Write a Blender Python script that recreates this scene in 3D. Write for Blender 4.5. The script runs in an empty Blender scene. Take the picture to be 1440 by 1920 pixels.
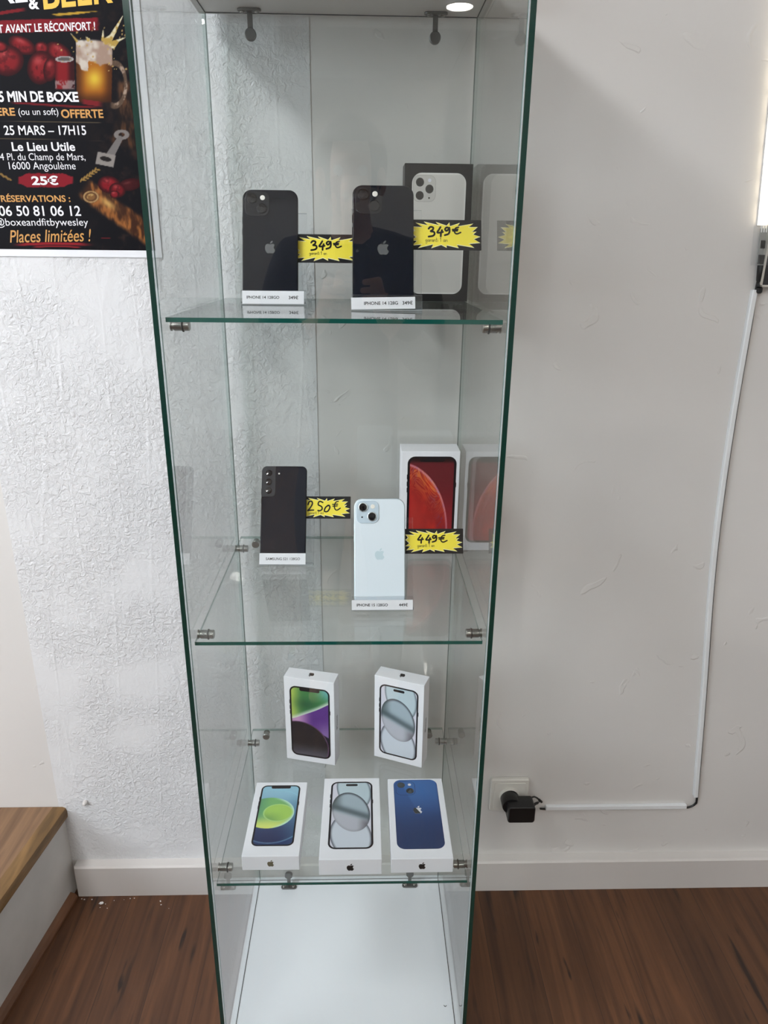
import bpy, bmesh, math, random
import numpy as np
from mathutils import Matrix, Vector

random.seed(4); np.random.seed(4)
SC = bpy.context.scene
COL = SC.collection
PI = math.pi

# ------------------------------------------------------------------ camera
cam_d = bpy.data.cameras.new('camera'); cam = bpy.data.objects.new('camera', cam_d); COL.objects.link(cam)
cam_d.sensor_fit = 'VERTICAL'; cam_d.sensor_height = 36.0; cam_d.lens = 36.0 * 1345.09 / 1920.0
cam_d.clip_start = 0.02; cam_d.clip_end = 40
CAM = Vector((0.03233, -0.81543, 1.32914))
pt, yw_, ro = 0.345658, 0.029139, 0.010458
F = Vector((math.sin(yw_) * math.cos(pt), math.cos(yw_) * math.cos(pt), -math.sin(pt)))
r_ = F.cross(Vector((0, 0, 1))).normalized(); u_ = r_.cross(F)
Rv = math.cos(ro) * r_ + math.sin(ro) * u_; Uv = -math.sin(ro) * r_ + math.cos(ro) * u_
cam.matrix_world = Matrix(((Rv.x, Uv.x, -F.x, CAM.x), (Rv.y, Uv.y, -F.y, CAM.y), (Rv.z, Uv.z, -F.z, CAM.z), (0, 0, 0, 1)))
SC.camera = cam

# ------------------------------------------------------------------ world, exposure
w = bpy.data.worlds.new('world'); SC.world = w; w.use_nodes = True
w.node_tree.nodes['Background'].inputs[0].default_value = (0.8, 0.85, 0.9, 1)
w.node_tree.nodes['Background'].inputs[1].default_value = 0.15
SC.view_settings.view_transform = 'Standard'; SC.view_settings.look = 'None'
SC.view_settings.gamma = 1; SC.view_settings.use_curve_mapping = False
SC.view_settings.exposure = 0.10
SC.cycles.max_bounces = 14; SC.cycles.transparent_max_bounces = 64; SC.cycles.glossy_bounces = 8
SC.cycles.diffuse_bounces = 5; SC.cycles.transmission_bounces = 10
SC.cycles.sample_clamp_indirect = 60.0
SC.cycles.caustics_reflective = False; SC.cycles.caustics_refractive = False

# ceiling lamps: (x, y, radius, emission strength, colour)
CEIL = 2.70
LAMPS = [(-1.25, -0.70, 0.22, 58.0, (0.95, 0.97, 1.0)),
         (0.525, -3.40, 0.075, 250.0, (1.0, 0.96, 0.90)),
         (-1.037, -3.70, 0.075, 440.0, (0.98, 0.98, 0.96)),
         (0.75, -1.90, 0.16, 26.0, (1.0, 0.92, 0.82)),
         (-1.15, -2.30, 0.20, 54.0, (0.97, 0.98, 1.0)),
         (0.586, -4.10, 0.075, 160.0, (1.0, 0.96, 0.90))]

FILL_EMIT = 9.0     # emission of the added window-shaped fill light

# ------------------------------------------------------------------ helpers
def s2l(c):
    c = np.asarray(c, float)
    return np.where(c <= 0.04045, c / 12.92, ((c + 0.055) / 1.055) ** 2.4)

def rgb(r, g, b):
    l = s2l(np.array([r, g, b]) / 255.0); return (float(l[0]), float(l[1]), float(l[2]), 1.0)

def mat(name, color=(0.8, 0.8, 0.8, 1), rough=0.5, metal=0.0, coat=0.0, spec=0.5, emit=None, estr=0.0):
    m = bpy.data.materials.new(name); m.use_nodes = True
    b = m.node_tree.nodes['Principled BSDF']
    b.inputs['Base Color'].default_value = color; b.inputs['Roughness'].default_value = rough
    b.inputs['Metallic'].default_value = metal; b.inputs['Coat Weight'].default_value = coat
    b.inputs['Specular IOR Level'].default_value = spec
    b.inputs['Coat Roughness'].default_value = 0.03
    if emit is not None:
        b.inputs['Emission Color'].default_value = (*emit, 1); b.inputs['Emission Strength'].default_value = estr
    return m

def N(m, t, **kw):
    n = m.node_tree.nodes.new(t)
    for k, v in kw.items():
        if k in n.inputs: n.inputs[k].default_value = v
        else: setattr(n, k, v)
    return n

def L(m, a, b): m.node_tree.links.new(a, b)

def clear_mat(name, tint, edge=0.0, edgecol=(0, .1, .07, 1), ior=1.5):
    """flat pane: straight transmission with a tint, mirror reflection by Fresnel on either side"""
    m = bpy.data.materials.new(name); m.use_nodes = True
    nt = m.node_tree; nt.nodes.clear()
    out = N(m, 'ShaderNodeOutputMaterial'); mix = N(m, 'ShaderNodeMixShader')
    tr = N(m, 'ShaderNodeBsdfTransparent'); tr.inputs[0].default_value = tint
    gl = N(m, 'ShaderNodeBsdfGlossy'); gl.inputs['Roughness'].default_value = 0.0
    geo = N(m, 'ShaderNodeNewGeometry'); fr = N(m, 'ShaderNodeFresnel')
    mr = N(m, 'ShaderNodeMapRange'); mr.inputs[3].default_value = ior; mr.inputs[4].default_value = 1.0 / ior
    L(m, geo.outputs['Backfacing'], mr.inputs[0]); L(m, mr.outputs[0], fr.inputs['IOR'])
    L(m, fr.outputs[0], mix.inputs[0]); L(m, tr.outputs[0], mix.inputs[1]); L(m, gl.outputs[0], mix.inputs[2])
    last = mix
    if edge > 0:
        d = N(m, 'ShaderNodeBsdfDiffuse'); d.inputs[0].default_value = edgecol
        m2 = N(m, 'ShaderNodeMixShader'); m2.inputs[0].default_value = edge
        L(m, mix.outputs[0], m2.inputs[1]); L(m, d.outputs[0], m2.inputs[2]); last = m2
    L(m, last.outputs[0], out.inputs[0])
    return m

def obj(name, bm, m, parent=None, smooth=False, label=None, kind=None):
    me = bpy.data.meshes.new(name)
    if isinstance(bm, bmesh.types.BMesh):
        bmesh.ops.recalc_face_normals(bm, faces=bm.faces[:])
        bm.to_mesh(me); bm.free()
    else:
        me = bm
    if smooth:
        for p in me.polygons: p.use_smooth = True
        try: me.set_sharp_from_angle(angle=math.radians(40))
        except Exception: pass
        for p in me.polygons: p.use_smooth = len(p.vertices) <= 4      # flat caps stay flat
    for mm in (m if isinstance(m, (list, tuple)) else [m]): me.materials.append(mm)
    o = bpy.data.objects.new(name, me); COL.objects.link(o)
    if parent is not None: o.parent = parent
    if label: o['label'] = label
    if kind: o['kind'] = kind
    return o

def tag(o, label, cat, group=None, kind=None):
    o['label'] = label; o['category'] = cat
    if group: o['group'] = group
    if kind: o['kind'] = kind
    return o

def thing(name, label, cat, mw=None, group=None):
    o = bpy.data.objects.new(name, None); COL.objects.link(o); o.empty_display_size = 0.03
    if mw is not None: o.matrix_world = mw if isinstance(mw, Matrix) else Matrix.Translation(mw)
    return tag(o, label, cat, group)

def struct(name, bm, m, **k):
    return obj(name, bm, m, kind='structure', **k)

def box(bm, x0, x1, y0, y1, z0, z1, mi=0):
    vs = [bm.verts.new((x, y, z)) for x in (x0, x1) for y in (y0, y1) for z in (z0, z1)]
    fs = []
    for q in ((0, 1, 3, 2), (4, 6, 7, 5), (0, 4, 5, 1), (2, 3, 7, 6), (0, 2, 6, 4), (1, 5, 7, 3)):
        f = bm.faces.new([vs[i] for i in q]); f.material_index = mi; fs.append(f)
    return fs   # -x, +x, -y, +y, -z, +z

def boxm(*a, bevel=0.0, seg=2):
    bm = bmesh.new(); box(bm, *a)
    if bevel: bmesh.ops.bevel(bm, geom=bm.edges[:] , offset=bevel, segments=seg, affect='EDGES', profile=0.5)
    return bm

def rrect(w, h, r, n=8, cx=0.0, cy=0.0):
    r = max(min(r, w / 2 - 1e-6, h / 2 - 1e-6), 1e-5); P = []
    for k, (sx, sy) in enumerate(((1, 1), (-1, 1), (-1, -1), (1, -1))):
        for i in range(n + 1):
            a = k * PI / 2 + i / n * PI / 2
            P.append((cx + sx * (w / 2 - r) + r * math.cos(a), cy + sy * (h / 2 - r) + r * math.sin(a)))
    return P

def loft(bm, rings, caps=True, mi=0):
    R = [[bm.verts.new(p) for p in ring] for ring in rings]
    n = len(R[0])
    for a, b in zip(R, R[1:]):
        for i in range(n):
            f = bm.faces.new((a[i], a[(i + 1) % n], b[(i + 1) % n], b[i])); f.material_index = mi
    if caps:
        bm.faces.new(R[0][::-1]).material_index = mi; bm.faces.new(R[-1]).material_index = mi

def slab(bm, w, h, r, z0, z1, er=0.0, cx=0.0, cy=0.0, n=8, mi=0, steps=4):
    rings = []
    if er > 0:
        prof = [(er * (1 - math.sin(t)), z0 + er * (1 - math.cos(t))) for t in [PI / 2 * k / steps for k in range(steps + 1)]]
        prof += [(er * (1 - math.cos(t)), z1 - er * (1 - math.sin(t))) for t in [PI / 2 * k / steps for k in range(steps + 1)]]
    else: prof = [(0, z0), (0, z1)]
    for ins, z in prof:
        rings.append([(x, y, z) for x, y in rrect(w - 2 * ins, h - 2 * ins, max(r - ins, 2e-5), n, cx, cy)])
    loft(bm, rings, True, mi)

def slabm(*a, **k):
    bm = bmesh.new(); slab(bm, *a, **k); return bm

def lathe(bm, prof, n=28, M=None, mi=0):
    """profile (r, z) around local z"""
    M = M or Matrix.Identity(4)
    rings = [[M @ Vector((r * math.cos(2 * PI * i / n), r * math.sin(2 * PI * i / n), z)) for i in range(n)] for r, z in prof]
    loft(bm, rings, True, mi)

def lathem(prof, n=28, M=None):
    bm = bmesh.new(); lathe(bm, prof, n, M); return bm

def tube(bm, pts, r, n=10, mi=0):
    pts = [Vector(p) for p in pts]; rings = []
    up = Vector((0.13, 0.37, 0.92)).normalized()
    for i, p in enumerate(pts):
        t = (pts[min(i + 1, len(pts) - 1)] - pts[max(i - 1, 0)]).normalized()
        a = t.cross(up)
        if a.length < 1e-3: a = t.cross(Vector((1, 0, 0)))
        a.normalize(); b = t.cross(a)
        rings.append([p + r * (math.cos(2 * PI * k / n) * a + math.sin(2 * PI * k / n) * b) for k in range(n)])
    loft(bm, rings, True, mi)

def tubem(pts, r, n=10):
    bm = bmesh.new(); tube(bm, pts, r, n); return bm

def spline(P, k=8):
    P = [np.array(p, float) for p in P]
    if len(P) < 3: return [tuple(P[0] + (P[1] - P[0]) * t) for t in np.linspace(0, 1, k + 1)]
    Q = [2 * P[0] - P[1]] + P + [2 * P[-1] - P[-2]]; out = []
    for i in range(1, len(Q) - 2):
        for t in np.linspace(0, 1, k, endpoint=False):
            a, b, c, d = Q[i - 1], Q[i], Q[i + 1], Q[i + 2]
            out.append(tuple(0.5 * ((2 * b) + (c - a) * t + (2 * a - 5 * b + 4 * c - d) * t * t + (3 * b - a - 3 * c + d) * t ** 3)))
    out.append(tuple(P[-1])); return out

def plate(bm, pts, z0, z1, mi=0):
    a = sum(pts[i][0] * pts[(i + 1) % len(pts)][1] - pts[(i + 1) % len(pts)][0] * pts[i][1] for i in range(len(pts)))
    if a < 0: pts = pts[::-1]
    loft(bm, [[(x, y, z0) for x, y in pts], [(x, y, z1) for x, y in pts]], True, mi)

def strokes(bm, lines, wdt, z, k=6):
    """pen strokes: round-ended ribbons lying in the xy plane"""
    for line in lines:
        S = spline(line, k)
        for p, q in zip(S, S[1:]):
            d = Vector((q[0] - p[0], q[1] - p[1], 0))
            if d.length < 1e-7: continue
            nrm = Vector((-d.y, d.x, 0)).normalized() * wdt / 2
            a, b = Vector((p[0], p[1], z)), Vector((q[0], q[1], z))
            bm.faces.new([bm.verts.new(v) for v in (a - nrm, b - nrm, b + nrm, a + nrm)])
        for p in S:
            bm.faces.new([bm.verts.new((p[0] + wdt / 2 * math.cos(t), p[1] + wdt / 2 * math.sin(t), z)) for t in [2 * PI * i / 10 for i in range(10)]])

def text_mesh(s, width=None, height=None, z=0.0, bold=0.0, center=(0, 0), align='CENTER', shear=0.0, rot=0.0, thick=0.00008):
    cu = bpy.data.curves.new('lettering', 'FONT'); cu.body = s; cu.size = 1.0; cu.offset = bold; cu.shear = shear
    cu.resolution_u = 4
    o = bpy.data.objects.new('lettering', cu); COL.objects.link(o)
    bpy.context.view_layer.update()
    me = bpy.data.meshes.new_from_object(o.evaluated_get(bpy.context.evaluated_depsgraph_get()))
    bpy.data.objects.remove(o); bpy.data.curves.remove(cu)
    n = len(me.vertices); co = np.zeros(n * 3); me.vertices.foreach_get('co', co); co = co.reshape(-1, 3)
    mn, mx = co[:, :2].min(0), co[:, :2].max(0); sz = mx - mn
    sx = width / sz[0] if width else None
    sy = height / sz[1] if height else None
    if sx is None: sx = sy
    if sy is None: sy = sx
    c = (mn + mx) / 2
    x = (co[:, 0] - c[0]) * sx; y = (co[:, 1] - c[1]) * sy
    co[:, 0] = x * math.cos(rot) - y * math.sin(rot) + center[0]
    co[:, 1] = x * math.sin(rot) + y * math.cos(rot) + center[1]
    co[:, 2] = z
    me.vertices.foreach_set('co', co.ravel()); me.materials.clear(); me.update()
    return me

def lettering(parent, s, m, **k):
    return obj('lettering', text_mesh(s, **k), m, parent)

# the fruit emblem (outline traced once, used on devices and boxes)
def emblem_outline():
    d1 = (12.152, 6.896, [(-.948, 0, -2.415, -1.078, -3.96, -1.04), (-2.04, .027, -3.91, 1.183, -4.961, 3.014), (-2.117, 3.675, -.546, 9.103, 1.519, 12.09),
          (1.013, 1.454, 2.208, 3.09, 3.792, 3.039), (1.52, -.065, 2.09, -.987, 3.935, -.987), (1.831, 0, 2.35, .987, 3.96, .948), (1.637, -.026, 2.676, -1.48, 3.676, -2.948),
          (1.156, -1.688, 1.636, -3.325, 1.662, -3.415), (-.039, -.013, -3.182, -1.221, -3.22, -4.857), (-.026, -3.04, 2.48, -4.494, 2.597, -4.559),
          (-1.429, -2.09, -3.623, -2.324, -4.39, -2.376), (-2, -.156, -3.675, 1.09, -4.61, 1.09)])
    d2 = (15.53, 3.83, [(.843, -1.012, 1.4, -2.427, 1.245, -3.83), (-1.207, .052, -2.662, .805, -3.532, 1.818), (-.78, .896, -1.454, 2.338, -1.273, 3.714), (1.338, .104, 2.715, -.688, 3.559, -1.701)])
    out = []
    for x, y, segs in (d1, d2):
        pts = []
        for a, b, c, d, e, f in segs:
            for t in np.linspace(0, 1, 7)[:-1]:
                u = 1 - t
                pts.append((x + 3 * u * u * t * a + 3 * u * t * t * c + t ** 3 * e, y + 3 * u * u * t * b + 3 * u * t * t * d + t ** 3 * f))
            x += e; y += f
        out.append([((px - 12) / 24, (12 - py) / 24) for px, py in pts])
    return out
EMB = emblem_outline()

def emblem(bm, size, cx, cy, z0, z1, flip=False, half=None):
    s = -size if flip else size
    for P in EMB:
        plate(bm, [(cx + x * s, cy + y * s) for x, y in P], z0, z1)

def emblem_part(parent, m, size, cx, cy, z, flip=False, name='emblem'):
    bm = bmesh.new(); emblem(bm, size, cx, cy, z, z + 0.00012, flip); return obj(name, bm, m, parent)

def art(name, w, h, r, z, nx, ny, func, parent, m, cx=0.0, cy=0.0):
    """printed picture: rounded rectangle whose vertices carry ink colours given by func(x, y) in 0..1 units (y up)"""
    ys = np.linspace(-h / 2, h / 2, ny)
    if r > 0:
        extra = np.concatenate([h / 2 - r + r * np.sin(np.linspace(0, PI / 2, 10)), -(h / 2 - r) - r * np.sin(np.linspace(0, PI / 2, 10))])
        ys = np.unique(np.round(np.concatenate([ys, extra]), 7))
    hw = np.full_like(ys, w / 2)
    if r > 0:
        dy = np.clip(np.abs(ys) - (h / 2 - r), 0, r); hw = w / 2 - r + np.sqrt(np.maximum(r * r - dy * dy, 0)); hw = np.maximum(hw, 1e-4)
    us = np.linspace(-1, 1, nx)
    X = us[None, :] * hw[:, None]; Y = np.repeat(ys[:, None], nx, 1)
    c = func((X / w + .5).ravel(), (Y / h + .5).ravel())
    c = np.clip(np.stack(c, 1) if isinstance(c, (list, tuple)) else c, 0, 1)
    co = np.stack([X.ravel() + cx, Y.ravel() + cy, np.full(X.size, z)], 1)
    R, Cn = len(ys), nx
    idx = np.arange(R * Cn).reshape(R, Cn)
    faces = np.stack([idx[:-1, :-1], idx[:-1, 1:], idx[1:, 1:], idx[1:, :-1]], -1).reshape(-1, 4)
    me = bpy.data.meshes.new(name); me.vertices.add(len(co)); me.vertices.foreach_set('co', co.ravel())
    me.loops.add(faces.size); me.loops.foreach_set('vertex_index', faces.ravel().astype(np.int32))
    me.polygons.add(len(faces)); me.polygons.foreach_set('loop_start', np.arange(0, faces.size, 4, dtype=np.int32))
    me.update(calc_edges=True)
    at = me.color_attributes.new('ink', 'FLOAT_COLOR', 'POINT')
    lin = np.concatenate([s2l(c), np.ones((len(c), 1))], 1)
    at.data.foreach_set('color', lin.ravel().astype(np.float32))
    return obj(name, me, m, parent)

def vnoise(x, y, sc, seed=0):
    rs = np.random.RandomState(seed); G = rs.rand(64, 64)
    x = x * sc; y = y * sc; xi = np.floor(x).astype(int); yi = np.floor(y).astype(int); fx = x - xi; fy = y - yi
    fx = fx * fx * (3 - 2 * fx); fy = fy * fy * (3 - 2 * fy)
    g = lambda a, b: G[a % 64, b % 64]
    return (g(xi, yi) * (1 - fx) + g(xi + 1, yi) * fx) * (1 - fy) + (g(xi, yi + 1) * (1 - fx) + g(xi + 1, yi + 1) * fx) * fy

def fbm(x, y, sc, seed=0):
    return (vnoise(x, y, sc, seed) * .5 + vnoise(x, y, sc * 2.1, seed + 1) * .3 + vnoise(x, y, sc * 4.3, seed + 2) * .2)

def sm(a, b, x): t = np.clip((x - a) / (b - a), 0, 1); return t * t * (3 - 2 * t)
def lerp(A, B, t): return A + (B - A) * t[:, None]
def C3(r, g, b): return np.array([r, g, b], float) / 255.0

# ------------------------------------------------------------------ materials
M = {}
def ink_mat(name, rough, coat=0.0, spec=.5):
    m = mat(name, rough=rough, coat=coat, spec=spec)
    a = N(m, 'ShaderNodeVertexColor'); a.layer_name = 'ink'
    L(m, a.outputs[0], m.node_tree.nodes['Principled BSDF'].inputs['Base Color']); return m

def noisy(m, base, var, scale, detail=4, bump=0.0, bscale=None, rough=None, stretch=(1, 1, 1)):
    b = m.node_tree.nodes['Principled BSDF']
    tc = N(m, 'ShaderNodeTexCoord'); mp = N(m, 'ShaderNodeMapping'); mp.inputs['Scale'].default_value = stretch
    L(m, tc.outputs['Object'], mp.inputs[0])
    n = N(m, 'ShaderNodeTexNoise'); n.inputs['Scale'].default_value = scale; n.inputs['Detail'].default_value = detail
    L(m, mp.outputs[0], n.inputs['Vector'])
    cr = N(m, 'ShaderNodeValToRGB'); cr.color_ramp.elements[0].position = .3; cr.color_ramp.elements[1].position = .7
    cr.color_ramp.elements[0].color = tuple(c * (1 - var) for c in base[:3]) + (1,); cr.color_ramp.elements[1].color = base
    L(m, n.outputs['Fac'], cr.inputs[0]); L(m, cr.outputs[0], b.inputs['Base Color'])
    if bump:
        n2 = N(m, 'ShaderNodeTexNoise'); n2.inputs['Scale'].default_value = bscale or scale; n2.inputs['Detail'].default_value = 6
        L(m, mp.outputs[0], n2.inputs['Vector'])
        bp = N(m, 'ShaderNodeBump'); bp.inputs['Strength'].default_value = bump; bp.inputs['Distance'].default_value = .002
        L(m, n2.outputs['Fac'], bp.inputs['Height']); L(m, bp.outputs[0], b.inputs['Normal'])
    return m

M['wall'] = noisy(mat('smooth_painted_plaster', rough=.62), rgb(215, 212, 209), .03, 3, bump=.12, bscale=25)
def add_dents(m):
    b = m.node_tree.nodes['Principled BSDF']; old = b.inputs['Normal'].links[0].from_node
    tc = N(m, 'ShaderNodeTexCoord'); n = N(m, 'ShaderNodeTexNoise'); n.inputs['Scale'].default_value = 17; n.inputs['Detail'].default_value = 2; n.inputs['Distortion'].default_value = 1.2
    L(m, tc.outputs['Object'], n.inputs['Vector'])
    r = N(m, 'ShaderNodeMapRange'); r.inputs[1].default_value = .69; r.inputs[2].default_value = .72; L(m, n.outputs['Fac'], r.inputs[0])
    bp = N(m, 'ShaderNodeBump'); bp.inputs['Strength'].default_value = .5; bp.inputs['Distance'].default_value = .0015
    L(m, r.outputs[0], bp.inputs['Height']); L(m, old.outputs[0], bp.inputs['Normal']); L(m, bp.outputs[0], b.inputs['Normal'])
add_dents(M['wall'])
M['wall_plain'] = noisy(mat('plain_painted_wall', rough=.7), rgb(214, 212, 208), .03, 3)

def plaster_mat():
    m = mat('textured_plaster_paper', rough=.85, spec=.25); b = m.node_tree.nodes['Principled BSDF']
    b.inputs['Base Color'].default_value = rgb(219, 219, 220)
    tc = N(m, 'ShaderNodeTexCoord')
    # patches smooth / rough
    pn = N(m, 'ShaderNodeTexNoise'); pn.inputs['Scale'].default_value = 9; pn.inputs['Detail'].default_value = 3
    L(m, tc.outputs['Object'], pn.inputs['Vector'])
    pr = N(m, 'ShaderNodeMapRange'); pr.inputs[1].default_value = .36; pr.inputs[2].default_value = .58; pr.inputs[3].default_value = .15; pr.inputs[4].default_value = 1
    L(m, pn.outputs['Fac'], pr.inputs[0])
    n1 = N(m, 'ShaderNodeTexNoise'); n1.inputs['Scale'].default_value = 110; n1.inputs['Detail'].default_value = 5; n1.inputs['Roughness'].default_value = .6
    n1.inputs['Distortion'].default_value = .7
    L(m, tc.outputs['Object'], n1.inputs['Vector'])
    rg = N(m, 'ShaderNodeMapRange'); rg.inputs[1].default_value = .38; rg.inputs[2].default_value = .62
    L(m, n1.outputs['Fac'], rg.inputs[0])
    mu = N(m, 'ShaderNodeMath', operation='MULTIPLY'); L(m, rg.outputs[0], mu.inputs[0]); L(m, pr.outputs[0], mu.inputs[1])
    # long trowel marks
    mp = N(m, 'ShaderNodeMapping'); mp.inputs['Scale'].default_value = (1, 1, .12); mp.inputs['Rotation'].default_value = (0, .12, 0)
    L(m, tc.outputs['Object'], mp.inputs[0])
    v = N(m, 'ShaderNodeTexVoronoi', feature='DISTANCE_TO_EDGE'); v.inputs['Scale'].default_value = 16
    L(m, mp.outputs[0], v.inputs['Vector'])
    vr = N(m, 'ShaderNodeMapRange'); vr.inputs[1].default_value = 0; vr.inputs[2].default_value = .05; vr.inputs[3].default_value = .6; vr.inputs[4].default_value = 0
    L(m, v.outputs['Distance'], vr.inputs[0])
    vm = N(m, 'ShaderNodeMath', operation='MULTIPLY'); L(m, vr.outputs[0], vm.inputs[0]); L(m, pn.outputs['Fac'], vm.inputs[1])
    ad = N(m, 'ShaderNodeMath', operation='ADD'); L(m, mu.outputs[0], ad.inputs[0]); L(m, vm.outputs[0], ad.inputs[1])
    bp = N(m, 'ShaderNodeBump'); bp.inputs['Strength'].default_value = .62; bp.inputs['Distance'].default_value = .0024
    L(m, ad.outputs[0], bp.inputs['Height']); L(m, bp.outputs[0], b.inputs['Normal'])
    return m
M['plaster'] = plaster_mat()

def wood_mat(name, dark, light, crack, plank_w=.095, plank_l=1.1, rough=.36, seam=True):
    m = mat(name, rough=rough); b = m.node_tree.nodes['Principled BSDF']
    tc = N(m, 'ShaderNodeTexCoord'); mp = N(m, 'ShaderNodeMapping'); mp.inputs['Rotation'].default_value = (0, 0, PI / 2)
    L(m, tc.outputs['Object'], mp.inputs[0])
    br = N(m, 'ShaderNodeTexBrick'); br.offset = .37; br.inputs['Scale'].default_value = 1.0
    br.inputs['Brick Width'].default_value = plank_l; br.inputs['Row Height'].default_value = plank_w
    br.inputs['Mortar Size'].default_value = .0006; br.inputs['Mortar Smooth'].default_value = .3
    br.inputs['Color1'].default_value = (0, 0, 0, 1); br.inputs['Color2'].default_value = (1, 1, 1, 1); br.inputs['Mortar'].default_value = (.5, .5, .5, 1)
    L(m, mp.outputs[0], br.inputs['Vector'])
    # grain: stretched along the plank, shifted per plank
    ms = N(m, 'ShaderNodeMapping'); ms.inputs['Scale'].default_value = (60, 3.0, 3)
    L(m, tc.outputs['Object'], ms.inputs[0])
    av = N(m, 'ShaderNodeVectorMath', operation='MULTIPLY_ADD'); av.inputs[1].default_value = (7, 7, 7)
    L(m, br.outputs['Color'], av.inputs[0]); L(m, ms.outputs[0], av.inputs[2])
    g = N(m, 'ShaderNodeTexNoise'); g.inputs['Scale'].default_value = 1.0; g.inputs['Detail'].default_value = 6; g.inputs['Distortion'].default_value = .8
    L(m, av.outputs[0], g.inputs['Vector'])
    cr = N(m, 'ShaderNodeValToRGB'); cr.color_ramp.elements[0].position = .3; cr.color_ramp.elements[1].position = .72
    cr.color_ramp.elements[0].color = dark; cr.color_ramp.elements[1].color = light
    L(m, g.outputs['Fac'], cr.inputs[0])
    # plank to plank tone
    mt = N(m, 'ShaderNodeMix', data_type='RGBA', blend_type='MULTIPLY'); mt.inputs[0].default_value = .6
    L(m, cr.outputs[0], mt.inputs[6]); L(m, br.outputs['Color'], mt.inputs[7])
    lk = N(m, 'ShaderNodeMix', data_type='RGBA'); lk.inputs[0].default_value = .5
    L(m, cr.outputs[0], lk.inputs[6]); L(m, mt.outputs[2], lk.inputs[7])
    # dark cracks and knots
    mk = N(m, 'ShaderNodeMapping'); mk.inputs['Scale'].default_value = (34, 3.2, 1)
    L(m, tc.outputs['Object'], mk.inputs[0])
    k = N(m, 'ShaderNodeTexNoise'); k.inputs['Scale'].default_value = 1.0; k.inputs['Detail'].default_value = 3
    L(m, mk.outputs[0], k.inputs['Vector'])
    kr = N(m, 'ShaderNodeMapRange'); kr.inputs[1].default_value = .61; kr.inputs[2].default_value = .70; kr.inputs[4].default_value = crack
    L(m, k.outputs['Fac'], kr.inputs[0])
    mk2 = N(m, 'ShaderNodeMapping'); mk2.inputs['Scale'].default_value = (52, 9, 1); mk2.inputs['Location'].default_value = (3.1, 7.7, 0)
    L(m, tc.outputs['Object'], mk2.inputs[0])
    k2 = N(m, 'ShaderNodeTexNoise'); k2.inputs['Scale'].default_value = 1.0; k2.inputs['Detail'].default_value = 2
    L(m, mk2.outputs[0], k2.inputs['Vector'])
    kr2 = N(m, 'ShaderNodeMapRange'); kr2.inputs[1].default_value = .66; kr2.inputs[2].default_value = .74; kr2.inputs[4].default_value = crack
    L(m, k2.outputs['Fac'], kr2.inputs[0])
    kx = N(m, 'ShaderNodeMath', operation='MAXIMUM'); L(m, kr.outputs[0], kx.inputs[0]); L(m, kr2.outputs[0], kx.inputs[1])
    m3 = N(m, 'ShaderNodeMix', data_type='RGBA'); L(m, kx.outputs[0], m3.inputs[0]); L(m, lk.outputs[2], m3.inputs[6]); m3.inputs[7].default_value = rgb(28, 16, 10)
    last = m3
    if seam:
        m4 = N(m, 'ShaderNodeMix', data_type='RGBA'); L(m, br.outputs['Fac'], m4.inputs[0]); L(m, m3.outputs[2], m4.inputs[6]); m4.inputs[7].default_value = rgb(48, 30, 20); last = m4
    L(m, last.outputs[2], b.inputs['Base Color'])
    bp = N(m, 'ShaderNodeBump'); bp.inputs['Strength'].default_value = .12; bp.inputs['Distance'].default_value = .0008
    L(m, g.outputs['Fac'], bp.inputs['Height']); L(m, bp.outputs[0], b.inputs['Normal'])
    return m
M['floor'] = wood_mat('brown_laminate', rgb(68, 40, 22), rgb(106, 68, 41), .9, rough=.46)
M['tread'] = wood_mat('oak_tread', rgb(110, 82, 60), rgb(150, 116, 86), .4, plank_w=.13, rough=.45)
M['nosing'] = noisy(mat('worn_oak_nosing', rough=.5), rgb(140, 106, 64), .55, 14, bump=.3, stretch=(4, .6, 4))
M['skirt_wood'] = noisy(mat('dark_wood_bead', rough=.5), rgb(122, 82, 56), .4, 12, stretch=(3, .6, 3))
M['paint'] = noisy(mat('white_gloss_paint', rough=.4), rgb(208, 203, 199), .04, 6)
M['riser'] = noisy(mat('scuffed_white_riser', rough=.6), rgb(214, 211, 207), .18, 7, bump=.15)
M['wall_far'] = noisy(mat('grey_painted_wall', rough=.7), rgb(150, 147, 142), .06, 2)
M['ceiling'] = noisy(mat('white_ceiling', rough=.8), rgb(226, 226, 224), .02, 2)
M['glass'] = clear_mat('clear_glass', (.984, .993, .989, 1))
M['glass_edge'] = mat('green_glass_edge', (.0012, .028, .020, 1), rough=.12, coat=.3)
M['shelf_edge'] = mat('teal_glass_edge', (.006, .085, .068, 1), rough=.12, coat=.3)
M['edge_soft'] = clear_mat('clear_glass_edge', (.80, .93, .89, 1), .28, (.01, .10, .075, 1))
M['acrylic'] = clear_mat('clear_acrylic', (.975, .98, .985, 1))
M['acrylic_edge'] = clear_mat('acrylic_edge', (.93, .95, .96, 1), .35, (.75, .80, .83, 1))
M['board'] = noisy(mat('white_melamine', rough=.33), rgb(243, 247, 252), .015, 5)
M['board_top'] = noisy(mat('grey_white_melamine', rough=.4), rgb(206, 206, 204), .02, 5)
M['seam'] = mat('dark_gap', rgb(58, 62, 62), rough=.7)
M['chrome'] = mat('brushed_nickel', rgb(168, 166, 163), rough=.24, metal=1.0)
M['dark_metal'] = mat('grey_metal', rgb(112, 113, 112), rough=.4, metal=.85)
M['rubber'] = mat('black_rubber', rgb(16, 16, 17), rough=.6)
M['paper'] = noisy(mat('white_paper', rough=.7), rgb(228, 229, 233), .02, 30)
M['ink'] = mat('black_ink', rgb(22, 22, 24), rough=.5)
M['marker'] = mat('black_marker', rgb(12, 10, 12), rough=.45)
M['sign_black'] = noisy(mat('black_card', rough=.5, spec=.3), rgb(15, 13, 16), .2, 40)
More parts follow.
